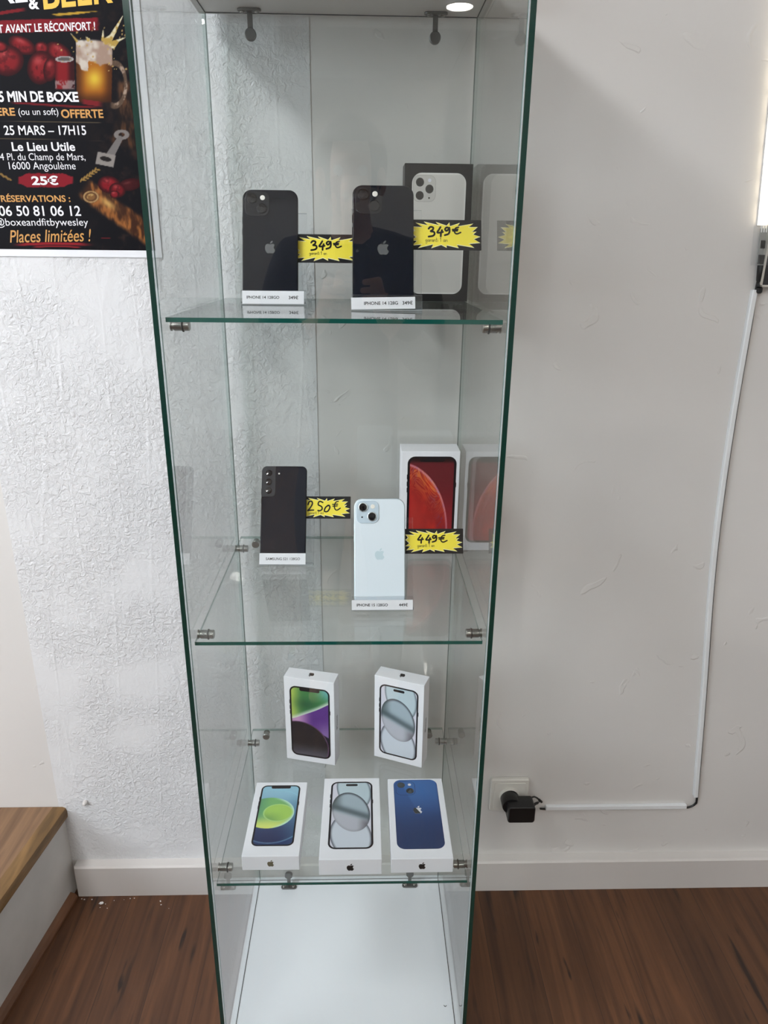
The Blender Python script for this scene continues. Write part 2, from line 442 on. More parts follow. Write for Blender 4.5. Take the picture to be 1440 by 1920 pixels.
M['sign_yellow'] = noisy(mat('yellow_print', rough=.45), rgb(246, 226, 62), .04, 20)
M['sign_pale'] = mat('pale_yellow_print', rgb(250, 244, 190), rough=.45)
M['tape'] = clear_mat('sticky_tape', (.95, .95, .93, 1), .10, (.8, .8, .75, 1))
M['carton'] = noisy(mat('white_carton', rough=.42), rgb(238, 239, 244), .015, 20)
M['carton_black'] = noisy(mat('black_carton', rough=.45, spec=.3), rgb(26, 26, 27), .1, 30)
M['print'] = ink_mat('printed_picture', .38)
M['print_black'] = mat('printed_black', rgb(10, 12, 20), rough=.32)
M['emb_black'] = mat('black_emblem', rgb(18, 18, 20), rough=.3)
M['emb_gold'] = mat('bronze_emblem', rgb(128, 122, 98), rough=.35, metal=.5)
M['emb_grey'] = mat('grey_emblem', rgb(120, 122, 124), rough=.22, metal=.75)
M['emb_white'] = mat('white_emblem', rgb(222, 224, 232), rough=.4)
M['emb_blue'] = mat('pale_blue_emblem', rgb(196, 216, 224), rough=.3)
M['phone_black'] = mat('black_glass_back', (.0030, .0045, .010, 1), rough=.03, spec=.32)
M['phone_grey'] = mat('graphite_back', (.012, .013, .019, 1), rough=.10, spec=.35)
M['phone_rim_black'] = mat('black_metal_rim', (.012, .012, .015, 1), rough=.22, metal=.6)
M['phone_cam_grey'] = mat('graphite_camera_island', (.026, .029, .034, 1), rough=.4, spec=.3)
M['island_black'] = mat('black_camera_island', (.010, .011, .015, 1), rough=.2, spec=.5)
M['phone_blue'] = mat('pale_blue_back', rgb(222, 232, 240), rough=.33)
M['phone_rim_blue'] = mat('pale_blue_rim', rgb(196, 208, 214), rough=.28, metal=.5)
M['island_blue'] = mat('pale_blue_island', rgb(200, 216, 228), rough=.12, coat=.4)
M['lens'] = mat('lens_glass', (.004, .004, .006, 1), rough=.04, coat=1)
M['lens_ring'] = mat('lens_ring_black', (.012, .012, .014, 1), rough=.2, metal=.7)
M['lens_ring_light'] = mat('lens_ring_light', rgb(214, 222, 228), rough=.2, metal=.8)
M['flash'] = mat('flash_diffuser', rgb(236, 232, 224), rough=.3)
M['socket'] = mat('white_plastic', rgb(214, 211, 204), rough=.35)
M['trunk'] = mat('white_pvc', rgb(226, 228, 230), rough=.35)
M['black_plastic'] = mat('black_plastic', rgb(14, 14, 15), rough=.4)
M['panel'] = mat('black_panel', rgb(20, 17, 22), rough=.25)
M['panel_frame'] = mat('pale_frame', rgb(190, 186, 178), rough=.35, metal=.4)
M['led'] = mat('led_strip_glow', rgb(255, 240, 215), rough=.4, emit=(1.0, .87, .64), estr=9.0)
M['led_dim'] = mat('led_strip_gap', rgb(255, 240, 200), rough=.4, emit=(1.0, .84, .45), estr=3.0)
M['pcb'] = mat('grey_circuit', rgb(150, 150, 146), rough=.5)
M['lamp_rim'] = mat('white_lamp_rim', rgb(232, 232, 230), rough=.4)

# ------------------------------------------------------------------ setting
YW = 0.4137; XL, XR, YB = -2.15, 1.85, -4.6
def wall(name, *a, m='wall_plain'): return struct(name, boxm(*a), M[m])
wall('wall_back', XL - .1, XR + .1, YW, YW + .1, -.0, CEIL, m='wall')
WY0, WY1, WZ0, WZ1 = -2.3, -.75, .95, 2.35     # opening in the left wall for the added window-shaped fill light
bm = bmesh.new()
for q in ((YB, WY0, 0, CEIL), (WY1, YW, 0, CEIL), (WY0, WY1, 0, WZ0), (WY0, WY1, WZ1, CEIL)): box(bm, XL - .1, XL, *q)
struct('wall_left', bm, M['wall_plain'])
bm = bmesh.new()
for q in ((WY0, WY0 + .05, WZ0, WZ1), (WY1 - .05, WY1, WZ0, WZ1), (WY0, WY1, WZ0, WZ0 + .05), (WY0, WY1, WZ1 - .05, WZ1), ((WY0 + WY1) / 2 - .025, (WY0 + WY1) / 2 + .025, WZ0, WZ1)): box(bm, XL - .08, XL - .02, *q)
wf = struct('fill_light_frame', bm, M['trunk'])
obj('pane', boxm(XL - .075, XL - .07, WY0 + .02, WY1 - .02, WZ0 + .02, WZ1 - .02), mat('fill_light_pane', (.8, .8, .8, 1), emit=(.82, .91, 1.0), estr=FILL_EMIT), wf)  # glowing pane added for soft bluish light from the left
wall('wall_right', XR, XR + .1, YB, YW, 0, CEIL)
wall('wall_front', XL - .1, XR + .1, YB - .1, YB, 0, CEIL, m='wall_far')
struct('floor', boxm(XL - .1, XR + .1, YB - .1, YW + .1, -.08, 0), M['floor'])
struct('ceiling', boxm(XL - .1, XR + .1, YB - .1, YW + .1, CEIL, CEIL + .08), M['ceiling'])
# textured paper strip on the back wall
struct('trim_1', boxm(-.6105, -.0488, YW - .0012, YW + .001, .0813, CEIL), M['plaster'])
# baseboard: front face with a bevelled white top
bm = bmesh.new(); hb, tb = .0813, .0216
prof = [(YW, 0), (YW - tb, 0), (YW - tb, hb - .004), (YW - tb + .003, hb), (YW, hb + .002)]
loft(bm, [[(x, y, z) for y, z in prof] for x in (-.5915, XR)])
struct('baseboard_back', bm, M['paint'])

# stair step at left
def edge_x(y): return -.5946 + (.4137 - y) * -.124
st = thing('stair_step', 'wooden stair step with worn oak nosing and scuffed white riser, left of the cabinet', 'stair', Vector((-.60, .2, 0)))
def stp(name, pts, z0, z1, m):
    b = bmesh.new(); plate(b, [(x + .60, y - .2) for x, y in pts], z0, z1); return obj(name, b, m, st)
ya, yb = YW - .001, -1.0
stp('tread', [(XL + .001, ya), (edge_x(ya) - .028, ya), (edge_x(yb) - .028, yb), (XL + .001, yb)], .196, .2262, M['tread'])
bm = bmesh.new()
prof = [(-.028, .196), (-.006, .196), (-.001, .200), (0, .207), (0, .216), (-.002, .223), (-.008, .2262), (-.028, .2262)]
loft(bm, [[(edge_x(y) + dx + .60, y - .2, z) for dx, z in prof] for y in (ya, yb)])
obj('nosing', bm, M['nosing'], st, smooth=True)
stp('riser', [(edge_x(ya) - .008, ya), (edge_x(yb) - .008, yb), (edge_x(yb) - .04, yb), (edge_x(ya) - .04, ya)], .0, .196, M['riser'])
bm = bmesh.new()
prof = [(-.008, .0005), (.006, .0005), (.0055, .006), (.001, .013), (-.008, .017)]
loft(bm, [[(edge_x(y) + dx + .60, y - .2, z) for dx, z in prof] for y in (ya - .024, yb)])
obj('floor_bead', bm, M['skirt_wood'], st)

# ceiling lamps
lampdesc = ['large round ceiling light nearest the stair, above left', 'round ceiling spotlight at the back of the room on the right side',
            'round ceiling spotlight at the back of the room on the left side', 'round ceiling spotlight above the right half of the room', 'broad round ceiling light above the left half of the room', 'round ceiling spotlight hard against the far wall on the right side']
for (x, y, r, e, c), d in zip(LAMPS, lampdesc):
    t = thing('ceiling_light', d, 'light', Vector((x, y, CEIL)), 'ceiling lights')
    obj('rim', lathem([(r, -.001), (r + .018, -.001), (r + .016, -.014), (r + .004, -.016), (r, -.010)], 40), M['lamp_rim'], t, smooth=True)
    obj('diffuser', lathem([(r, -.006), (r, -.012)], 40), mat('lamp_diffuser', (.9, .9, .9, 1), emit=c, estr=e), t)

# ------------------------------------------------------------------ display cabinet
WI, WO, D = .193, .199, .382
ZB, ZT = .05, 1.6472
Z1, Z2, Z3 = 1.2606, .8534, .4447
cab = thing('display_cabinet', 'tall glass display cabinet with white base standing against the wall', 'cabinet', Vector((0, 0, 0)))
obj('base', boxm(-.203, .203, -.008, .3905, 0.0005, ZB, bevel=.0012), M['board'], cab)
obj('top_panel', boxm(-.203, .203, -.008, .3905, ZT, ZT + .05, bevel=.0012), M['board_top'], cab)
def pane(name, x0, x1, y0, y1, z0, z1, edges, em, label=None):
    bm = bmesh.new(); fs = box(bm, x0, x1, y0, y1, z0, z1)
    for i in edges: fs[i].material_index = 1
    for i in range(6):
        if i not in edges and i in SOFT: fs[i].material_index = 2
    return obj(name, bm, [M['glass'], M[em], M['edge_soft']], cab, label=label)
SOFT = (3, 4, 5)
pane('side_panel', -WO, -WI, 0, D + .006, ZB - .002, ZT + .002, (2,), 'glass_edge', 'left glass side panel with dark green front edge')
pane('side_panel', WI, WO, 0, D + .006, ZB - .002, ZT + .002, (2,), 'glass_edge', 'right glass side panel with dark green front edge')
SOFT = (0, 1, 4, 5)
pane('rear_panel', -WI + .0005, WI - .0005, D, D + .005, ZB - .002, ZT + .002, (), 'glass_edge')
pane('door', -WI + .002, WI - .002, .0006, .0046, ZB + .004, ZT - .004, (), 'glass_edge')
# thin gaps where the panels meet the boards
bm = bmesh.new()
for x in (-1, 1):
    box(bm, x * (WI - .0002) - .0005, x * (WI - .0002) + .0005, .006, D - .001, ZB - .0005, ZB + .0006)
    box(bm, x * (WI - .0002) - .0006, x * (WI - .0002) + .0006, .006, D - .001, ZT - .0006, ZT + .0005)
    box(bm, x * (WI - .0004) - .0003, x * (WI - .0004) + .0003, D - .0008, D - .0002, ZB, ZT)
box(bm, -WI + .001, WI - .001, D - .0012, D - .0002, ZB - .0005, ZB + .0007)
box(bm, -WI + .001, WI - .001, D - .0014, D - .0002, ZT - .0010, ZT + .0005)
obj('seam', bm, M['seam'], cab)
# door seals: slim bright strips along the front edges
for x in (-1, 1):
    obj('door_seal', boxm(x * (WI - .0011) - .0006, x * (WI - .0011) + .0006, .0002, .005, ZB + .004, ZT - .004), M['acrylic_edge'], cab)

# shelf pins
RX = Matrix.Rotation(PI / 2, 4, 'Y')
def pin(side, y, z):
    Mx = Matrix.Translation((side * WI, y, z)) @ (Matrix.Rotation(-side * PI / 2, 4, 'Y'))
    p = obj('shelf_pin', lathem([(.0036, 0), (.0064, .0001), (.0064, .0016), (.0052, .0020), (.0052, .0036), (.0061, .0040), (.0061, .0210), (.0054, .0218)], 24, Mx), M['chrome'], cab, smooth=True)
    n = 24; b = bmesh.new()
    rings = []
    for i in range(n):
        a = 2 * PI * i / n
        rings.append([Mx @ Vector((math.cos(a) * (.0064 + .0011 * math.cos(t)), math.sin(a) * (.0064 + .0011 * math.cos(t)), .0142 + .0011 * math.sin(t))) for t in [2 * PI * k / 8 for k in range(8)]])
    loft(b, rings + [rings[0]], False); bmesh.ops.remove_doubles(b, verts=b.verts[:], dist=1e-6)
    obj('rubber_ring', b, M['rubber'], p, smooth=True)
def rear_pin(x, z):
    Mx = Matrix.Translation((x, D, z)) @ Matrix.Rotation(PI / 2, 4, 'X')
    obj('rear_pin', lathem([(.0060, 0), (.0060, .002), (.0045, .0024), (.0045, .010), (.0068, .0104), (.0068, .0150), (.0060, .0158)], 26, Mx), M['chrome'], cab, smooth=True)
SH_T = .005
for z in (Z1, Z2, Z3):
    for s in (-1, 1):
        pin(s, .050, z - SH_T - .0075); pin(s, .350, z - SH_T - .0075)
        rear_pin(s * .1605, z - SH_T - .0069)

# small dark scuff on the base board
obj('scuff', tubem(spline([(.1765, .1005, ZB + .0002), (.1790, .0980, ZB + .0003), (.1815, .1000, ZB + .0002)]), .0005, 6), M['seam'], cab)
# hinge clips holding the rear panel
def clip(x, top):
    s = -1 if top else 1; zb = ZT if top else ZB
    c = obj('clip', None or slabm(.033, .011, .0053, 0, .0032, .001), M['dark_metal'], cab, smooth=True)
    c.matrix_local = Matrix.Translation((x, D - .020, zb)) @ (Matrix.Rotation(PI, 4, 'X') if top else Matrix.Identity(4))
    b = bmesh.new(); box(b, -.0036, .0036, .0035, .0060, .001, .030); box(b, -.0036, .0036, -.002, .0060, .001, .0034)
    obj('clip_arm', b, M['dark_metal'], c)
    dm = Matrix.Translation((0, .002, .030)) @ Matrix.Rotation(-PI / 2, 4, 'X')
    obj('clip_disc', lathem([(.0070, -.0015), (.0080, -.0008), (.0080, .0050), (.0070, .0058)], 26, dm), M['dark_metal'], c, smooth=True)
    b = bmesh.new()
    for sx in (-.010, .0098 if top else .010):
        lathe(b, [(.0034, .003), (.0034, .0042), (.0022, .0052)], 14, Matrix.Translation((sx, 0, 0)))
    obj('screw', b, M['chrome'], c, smooth=True)
    if top:   # the arm points down, the plate faces down: mirror the depth so the arm stays next to the rear panel
        c.matrix_local = Matrix.Translation((x, D - .020, zb)) @ Matrix.Scale(-1, 4, (0, 0, 1))
for x in (-.128, .132): clip(x, True)
for x in (-.1285, .1305): clip(x, False)

# shelves
def shelf(z, label):
    bm = bmesh.new(); x = WI - .0058; y0, y1 = .0076, D - .0050
    fs = box(bm, -x, x, y0, y1, z - SH_T, z)
    fs[2].material_index = 1
    for i in (0, 1, 3): fs[i].material_index = 2
    o = obj('glass_shelf', bm, [M['glass'], M['shelf_edge'], M['edge_soft']])
    tag(o, label, 'shelf', 'glass shelves in the cabinet')
shelf(Z1, 'uppermost clear glass shelf, carrying two dark phones and a black box')
shelf(Z2, 'middle clear glass shelf, carrying a graphite phone and a pale blue phone')
shelf(Z3, 'lowest clear glass shelf, carrying five white boxes')

# ------------------------------------------------------------------ phones, stands, price signs
def facing(x, y, z, yaw=0.0, lean=0.0):
    ex = Vector((math.cos(yaw), math.sin(yaw), 0)); b = Vector((-math.sin(yaw), math.cos(yaw), 0))
    up = math.cos(lean) * Vector((0, 0, 1)) + math.sin(lean) * b
    n = -(math.cos(lean) * b - math.sin(lean) * Vector((0, 0, 1)))
    return Matrix(((ex.x, up.x, n.x, x), (ex.y, up.y, n.y, y), (ex.z, up.z, n.z, z), (0, 0, 0, 1)))

def lens(parent, x, y, z, r, ring, h=.0012):
    T = Matrix.Translation((x, y, z))
    a = obj('camera_lens', lathem([(r, 0), (r, h), (r * .94, h + .0003), (r * .84, h + .0003), (r * .82, h - .0003)], 30, T), ring, parent, smooth=True)
    obj('lens_glass', lathem([(r * .83, h - .0006), (r * .83, h - .0001), (r * .3, h + .0002)], 30, T), M['lens'], a, smooth=True)

def smartphone(x, y, zs, yaw, lean, w, h, label, back, rim, island, ring, emb, kind='two', mw=None, group='smartphones on display stands'):
    mw = mw or facing(x, y, zs + .0045, yaw, lean)
    t = thing('smartphone', label, 'phone', mw, group)
    r = .0125 if kind == 'two' else .0085
    obj('frame', slabm(w, h, r, -.0082, -.0006, .0016, cy=h / 2, n=10), rim, t, smooth=True)
    obj('back_glass', slabm(w - .0022, h - .0022, r - .001, -.0012, 0.0, .0004, cy=h / 2, n=10), back, t, smooth=True)
    bm = bmesh.new(); box(bm, -w / 2 - .0005, -w / 2 + .001, h * .70, h * .76, -.0055, -.003); box(bm, -w / 2 - .0005, -w / 2 + .001, h * .60, h * .66, -.0055, -.003)
    obj('side_button', bm, rim, t)
    if kind == 'two':
        s = w * .44; cx = -w / 2 + s / 2 + w * .045; cy = h - s / 2 - w * .045
        if True:
            isl = obj('camera_island', slabm(s, s, s * .26, -.0002, .0012, .0006, cx=cx, cy=cy, n=10), island, t, smooth=True)
            lens(isl, cx - s * .20, cy + s * .21, .0012, s * .205, ring); lens(isl, cx + s * .20, cy - s * .20, .0012, s * .205, ring)
            obj('flash', lathem([(s * .10, .0010), (s * .10, .0016), (s * .08, .0018)], 20, Matrix.Translation((cx + s * .23, cy + s * .24, 0))), M['flash'], isl, smooth=True)
            obj('microphone', lathem([(s * .035, .0010), (s * .035, .00135)], 12, Matrix.Translation((cx - s * .24, cy - s * .23, 0))), M['lens'], isl)
        emblem_part(t, emb, w * .23, 0, h * .485, .00004)
    else:
        iw, ih = w * .31, h * .325
        bm = bmesh.new()
        P = [(-w / 2 + .0008, h - ih), (-w / 2 + .0008, h - r)] + [(-w / 2 + r + (r - .0008) * math.cos(a), h - r + (r - .0008) * math.sin(a)) for a in np.linspace(PI, PI / 2, 8)] + [(-w / 2 + iw, h - .0008)]
        P += [(-w / 2 + iw - .006 + .006 * math.cos(a), h - ih + .006 + .006 * math.sin(a)) for a in np.linspace(0, -PI / 2, 7)]
        plate(bm, P, -.0002, .0011)
        isl = obj('camera_island', bm, island, t)
        for k in range(3): lens(isl, -w / 2 + iw * .53, h - ih * (.235 + .285 * k), .0010, w * .070, ring, .0007)
        obj('flash', lathem([(.0014, -.0001), (.0014, .0004), (.0010, .0005)], 16, Matrix.Translation((-w / 2 + w * .385, h - ih * .25, 0))), M['flash'], t)
    return t

def glossy_strip(parent, w, y0, y1, z, txt, dx=0, tilt=0.0, bold=.02):
    bm = bmesh.new(); slab(bm, w, y1 - y0, .0003, z, z + .0003, cx=0, cy=0)
    bmesh.ops.transform(bm, matrix=Matrix.Translation((dx, (y0 + y1) / 2, 0)) @ Matrix.Rotation(tilt, 4, 'Z'), verts=bm.verts[:])
    lab = obj('paper_label', bm, M['paper'], parent)
    for s, fx, fw in txt:
        cx, cy = fx * w, 0
        c, sn = math.cos(tilt), math.sin(tilt)
        lettering(lab, s, M['ink'], width=fw * w, z=z + .0004, bold=bold if len(s) < 16 else .010, center=(dx + cx * c - cy * sn, (y0 + y1) / 2 + cx * sn + cy * c), rot=tilt)

def stand(x, y, zs, yaw, lean, h, w, dx, label, strip, txt, tilt=0.0, sdx=0.0, ly=(-.0045, .0135)):
    """one-piece acrylic easel: lip in front, leaning back plate, foot behind"""
    mw = facing(x, y, zs + .0045, yaw, lean)
    t = thing('phone_stand', label, 'stand', mw, 'clear phone stands')
    inv = mw.to_3x3().inverted()
    def pn(name, x0, x1, y0, y1, z0, z1):
        bm = bmesh.new(); fs = box(bm, x0, x1, y0, y1, z0, z1)
        for i in (0, 1, 2, 3): fs[i].material_index = 1
        return obj(name, bm, [M['acrylic'], M['acrylic_edge']], t)
    pn('back_plate', dx - w / 2, dx + w / 2, -.002, h, -.0108, -.0088)
    pn('front_lip', dx - w / 2, dx + w / 2, -.0035, .0145, .0018, .0036)
    pn('lip_floor', dx - w / 2, dx + w / 2, -.0042, -.0016, -.0108, .0036)
    # rear foot: a plate from the middle of the back down to the shelf
    up = inv @ Vector((0, 0, 1)); bk = inv @ (Matrix.Rotation(yaw, 3, 'Z') @ Vector((0, 1, 0)))
    a = Vector((0, h * .62, -.0108)); zz = (mw @ a).z - zs - .0006
    foot = a - up * zz + bk * .002
    bm = bmesh.new()
    P = [a, a + Vector((0, .004, 0)), foot + bk * .003, foot]
    loft(bm, [[(dx - w * .42, p.y, p.z) for p in P], [(dx + w * .42, p.y, p.z) for p in P]])
    obj('rear_foot', bm, [M['acrylic']], t)
    # base strip that sits on the shelf
    q = Vector((0, -.0040, .0036)); low = (mw @ q).z - zs
    bm = bmesh.new(); P = [q, Vector((0, -.0040, -.0105)), Vector((0, -.0040, -.0105)) - up * max((mw @ Vector((0, -.004, -.0105))).z - zs - .0004, .0004), q - up * max(low - .0004, .0004)]
    loft(bm, [[(dx - w / 2, p.y, p.z) for p in P], [(dx + w / 2, p.y, p.z) for p in P]])
    obj('base_strip', bm, M['acrylic_edge'], t)
    glossy_strip(t, strip, ly[0], ly[1], .0037, txt, sdx, tilt)
    return t

PH = [  # x, y, shelf z, yaw, lean, w, h
    (-.0985, .2249, Z1, .003, .337, .0768, .1551), (.0561, .1301, Z1, .001, .352, .0780, .156),
    (-.1003, .2543, Z2, -.011, .487, .0741, .1582), (.0543, .0972, Z2, .008, .356, .0728, .1534)]
smartphone(*PH[0], 'black glass-backed phone at the left of the upper shelf', M['phone_black'], M['phone_rim_black'], M['island_black'], M['lens_ring'], M['emb_grey'])
smartphone(*PH[1], 'black glass-backed phone in front of the black box, upper shelf', M['phone_black'], M['phone_rim_black'], M['island_black'], M['lens_ring'], M['emb_grey'])
smartphone(*PH[2], 'graphite phone with three stacked camera lenses, left of the middle shelf', M['phone_grey'], M['phone_rim_black'], M['phone_cam_grey'], M['lens_ring'], None, kind='three')
smartphone(*PH[3], 'pale blue phone with two big black lenses on the middle shelf', M['phone_blue'], M['phone_rim_blue'], M['island_blue'], M['lens_ring_light'], M['emb_blue'])
stand(*PH[0][:5], .126, .090, .0050, 'clear stand at left of upper shelf, under the farther black phone', .085, [('IPHONE 14 128GO', -.165, .53), ('349€', .33, .155)], sdx=.0045)
stand(*PH[1][:5], .128, .090, .0045, 'clear stand with slightly crooked label, under the nearer black phone on upper shelf', .081, [('IPHONE 14 128G', -.035, .53), ('349€', .38, .16)], tilt=.022, sdx=.0, ly=(-.0035, .0115))
stand(*PH[2][:5], .128, .087, .0065, 'clear stand under the graphite phone, middle shelf', .0745, [('SAMSUNG S21 128GO', .01, .74)], sdx=.0005)
stand(*PH[3][:5], .126, .088, .0040, 'clear stand under the pale blue phone, middle shelf', .0865, [('IPHONE 15 128GO', -.165, .51), ('449€', .345, .145)], sdx=.0035, ly=(-.0045, .0095))

BURST = [(62, 235), (265, 245), (140, 165), (365, 212), (290, 145), (585, 212), (505, 148), (705, 215), (755, 155), (765, 225), (945, 162), (905, 225), (1190, 172), (1110, 237), (1270, 235), (1170, 325),
         (1250, 318), (1190, 372), (1320, 412), (1205, 458), (1320, 525), (1115, 545), (1210, 615), (895, 565), (925, 625), (705, 575), (705, 620), (605, 570), (425, 630), (460, 560), (185, 630), (250, 565),
         (75, 585), (160, 500), (58, 492), (140, 430), (60, 355), (110, 305)]
GL = {'3': [[(.1, .2), (.35, .02), (.75, .08), (.7, .3), (.4, .46), (.85, .52), (.95, .74), (.7, .92), (.1, 1)]],
      '4': [[(.6, 0), (.3, .32), (.04, .6), (.4, .64), (1.02, .55)], [(.85, .35), (.68, .7), (.64, 1.05)]],
      '9': [[(.8, .12), (.4, .03), (.1, .25), (.35, .45), (.75, .25), (.88, .06), (.92, .5), (.7, .82), (.05, .98)]],
      '2': [[(.05, .35), (.25, .05), (.7, .0), (.85, .28), (.4, .75), (0, 1), (.4, .96), (1.1, .94)]],
      '5': [[(1.0, .12), (.5, .0), (.2, .12), (.18, .38), (.75, .55), (.9, .8), (.55, 1), (.1, .98)]],
      '0': [[(.8, .12), (.35, .3), (.05, .75), (.2, 1), (.65, .92), (.98, .45), (.88, .12), (.6, .12)]],
      '€': [[(.85, .0), (.5, .1), (.28, .45), (.35, .85), (.65, 1.0), (1.15, .78)], [(0, .36), (.75, .33)], [(.05, .56), (.7, .53)]]}
SM = {'g': ([[(.8, .1), (.3, 0), (0, .5), (.3, 1), (.8, .5), (.85, .1)], [(.85, .1), (.8, 1.3), (.4, 1.9), (0, 1.5)]], 1.25),
      'a': ([[(.8, .1), (.3, 0), (0, .5), (.3, 1), (.8, .3)], [(.8, 0), (.8, .8), (1., 1)]], 1.2),
      'r': ([[(.1, 0), (.12, 1)], [(.12, .45), (.4, .05), (.7, .1)]], .85),
      'n': ([[(.1, 0), (.1, 1)], [(.1, .4), (.5, 0), (.8, .3), (.9, 1)]], 1.15),
      't': ([[(.3, -1.0), (.3, .8), (.5, 1)], [(0, -.2), (.65, -.3)]], .85),
      'i': ([[(.2, 0), (.2, 1)], [(.2, -.6), (.24, -.5)]], .55),
      '1': ([[(0, -.3), (.45, -1.1), (.35, 1)]], 1.0), '!': ([[(.25, -1.2), (.2, .5)], [(.18, .9), (.2, 1.0)]], .6), ' ': ([], .9)}

def price_sign(k, px, py, pw, label, price, small, lens_=None):
    """black card with a yellow burst, taped to the back plate of stand k; px, py = centre in the stand's own plane"""
    x, y, zs, yaw, lean, w_, h_ = PH[k]
    mw = facing(x, y, zs + .0045, yaw, lean) @ Matrix.Translation((px, py, -.0084))
    t = thing('price_sign', label, 'sign', mw, 'yellow price signs beside the phones')
    s = pw / 1304.0; f = lambda a, b: ((a - 685) * s, (385 - b) * s)
    obj('card', slabm(pw, 550 * s, .0004, -.0003, 0, 0), M['sign_black'], t)
    bm = bmesh.new(); plate(bm, [f(a, b) for a, b in BURST], 0, .00015); obj('burst_border', bm, M['sign_pale'], t)
    bm = bmesh.new(); plate(bm, [f(685 + (a - 685) * .965, 385 + (b - 385) * .93) for a, b in BURST], .0001, .0003); obj('burst', bm, M['sign_yellow'], t)
    bm = bmesh.new()
    for ch, gx, gy, gw, gh in price:
        strokes(bm, [[f(gx + a * gw, gy + b * gh) for a, b in l] for l in GL[ch]], (34 if ch != '€' else 28) * s, .0005)
    obj('handwritten_price', bm, M['marker'], t)
    bm = bmesh.new(); sx, sy, sh, s_txt = small; cx = sx
    for ch in s_txt:
        ls, adv = SM[ch]
        strokes(bm, [[f(cx + a * sh, sy + b * sh) for a, b in l] for l in ls], 6.5 * s, .00045, 4); cx += adv * sh * .92
    obj('handwritten_note', bm, M['marker'], t)
    return t
P349 = [('3', 365, 240, 125, 180), ('4', 530, 245, 105, 160), ('9', 665, 245, 100, 150), ('€', 810, 245, 130, 120)]
SIGN_POS = {0: (0.0785, 0.0770, .0945), 1: (.0805, .0962, .0925), 2: (.0655, .0905, .0880), 3: (.0780, .0920, .0850)}
price_sign(0, *SIGN_POS[0], 'black card with yellow burst reading 349 euro, between the two black phones', P349, (345, 475, 30, 'garanti 1 an'))
price_sign(1, *SIGN_POS[1], 'black card with yellow burst reading 349 euro, in front of the black box', P349, (320, 475, 36, 'garanti 1 an'))
price_sign(2, *SIGN_POS[2], 'black card with yellow burst reading 250 euro, beside the graphite phone', [('2', 290, 235, 130, 230), ('5', 525, 235, 130, 230), ('0', 690, 315, 140, 175), ('€', 895, 230, 165, 220)], (310, 515, 32, 'garanti 1 an!'))
price_sign(3, *SIGN_POS[3], 'black card with yellow burst reading 449 euro, right of the pale blue phone', [('4', 330, 250, 120, 165), ('4', 510, 255, 110, 160), ('9', 650, 255, 105, 150), ('€', 795, 255, 160, 150)], (325, 475, 34, 'garanti 1 an'))

# ------------------------------------------------------------------ retail boxes
def lying(x, y, z, yaw=0.0):
    return Matrix.Translation((x, y, z)) @ Matrix.Rotation(yaw, 4, 'Z')

def carton(name, mw, w, h, d, label, m, group='phone boxes in the cabinet'):
    """local xy = printed face (z = 0), body behind it; origin at the face's lower left corner"""
    t = thing(name, label, 'box', mw, group)
    obj('carton', boxm(0, w, 0, h, -d, 0, bevel=.0007), m, t)
    return t

def bezel_ring(bm, w, h, r, cx, cy, t, z0, z1):
    a = rrect(w, h, r, 10, cx, cy); b = rrect(w - 2 * t, h - 2 * t, r - t, 10, cx, cy); n = len(a)
    for z in (z1,):
        va = [bm.verts.new((x, y, z)) for x, y in a]; vb = [bm.verts.new((x, y, z)) for x, y in b]
        for i in range(n): bm.faces.new((va[i], va[(i + 1) % n], vb[(i + 1) % n], vb[i]))

def printed_front(t, func, cx, cy, w, h, r, bez, notch, nx=120, ny=210):
    a = art('printed_screen', w, h, r, .00010, nx, ny, func, t, M['print'], cx, cy)
    bm = bmesh.new(); bezel_ring(bm, w, h, r, cx, cy, bez, 0, .00022)
    if notch == 'notch':
        slab(bm, w * .50, h * .050, .003, .00015, .00024, cx=cx, cy=cy + h / 2 - h * .034)
    elif notch == 'pill':
        slab(bm, w * .285, h * .033, h * .016, .00015, .00024, cx=cx, cy=cy + h / 2 - h * .055)
    for s, k in ((-1, .77), (-1, .69), (-1, .62), (1, .68)):
        box(bm, cx + s * (w / 2 + .0003) - .0005, cx + s * (w / 2 + .0003) + .0005, cy - h / 2 + h * k - .004, cy - h / 2 + h * k + .004, .00005, .0002)
    obj('printed_bezel', bm, M['print_black'], a)

def f_blue_green(x, y):     # concentric discs
    v = 1 - y; c = lerp(C3(150, 196, 216)[None], C3(28, 42, 84)[None], sm(.05, .95, v))
    c = lerp(c, C3(70, 128, 160)[None], sm(.5, 1.1, x) * sm(.1, .4, v) * .5)
    A = 2.05
    d1 = np.hypot((x - .40), (v - .52) * A / 1.02)          # large outer arc
    c = lerp(c, C3(150, 205, 222)[None], np.exp(-((d1 - .88) / .02) ** 2) * .55)
    c = lerp(c, np.array([[.10, .22, .42]]), (d1 > .88) * sm(.6, .95, v) * .5)
    ex, ey = (x - .30) / .62, (v - .475) / .255
    d2 = np.hypot(ex, ey); ins = sm(1.01, .99, d2)
    g = lerp(C3(120, 180, 110)[None], C3(222, 230, 120)[None], sm(.45, .74, v)); g = lerp(g, C3(90, 150, 120)[None], sm(.35, -.05, x) * .7 * sm(.66, .5, v))
    g = lerp(g, C3(190, 228, 210)[None], sm(.82, 1.0, d2) * sm(.3, .7, x))
    c = lerp(c, g, ins)
    d3 = np.hypot((x - .52) / .37, (v - .475) / .145); i3 = sm(1.02, .98, d3)
    g3 = lerp(C3(164, 206, 96)[None], C3(112, 158, 88)[None], sm(.42, .62, v) * sm(.8, .2, x)); g3 = lerp(g3, C3(176, 216, 140)[None], sm(.85, 1, d3))
    return lerp(c, g3, i3)

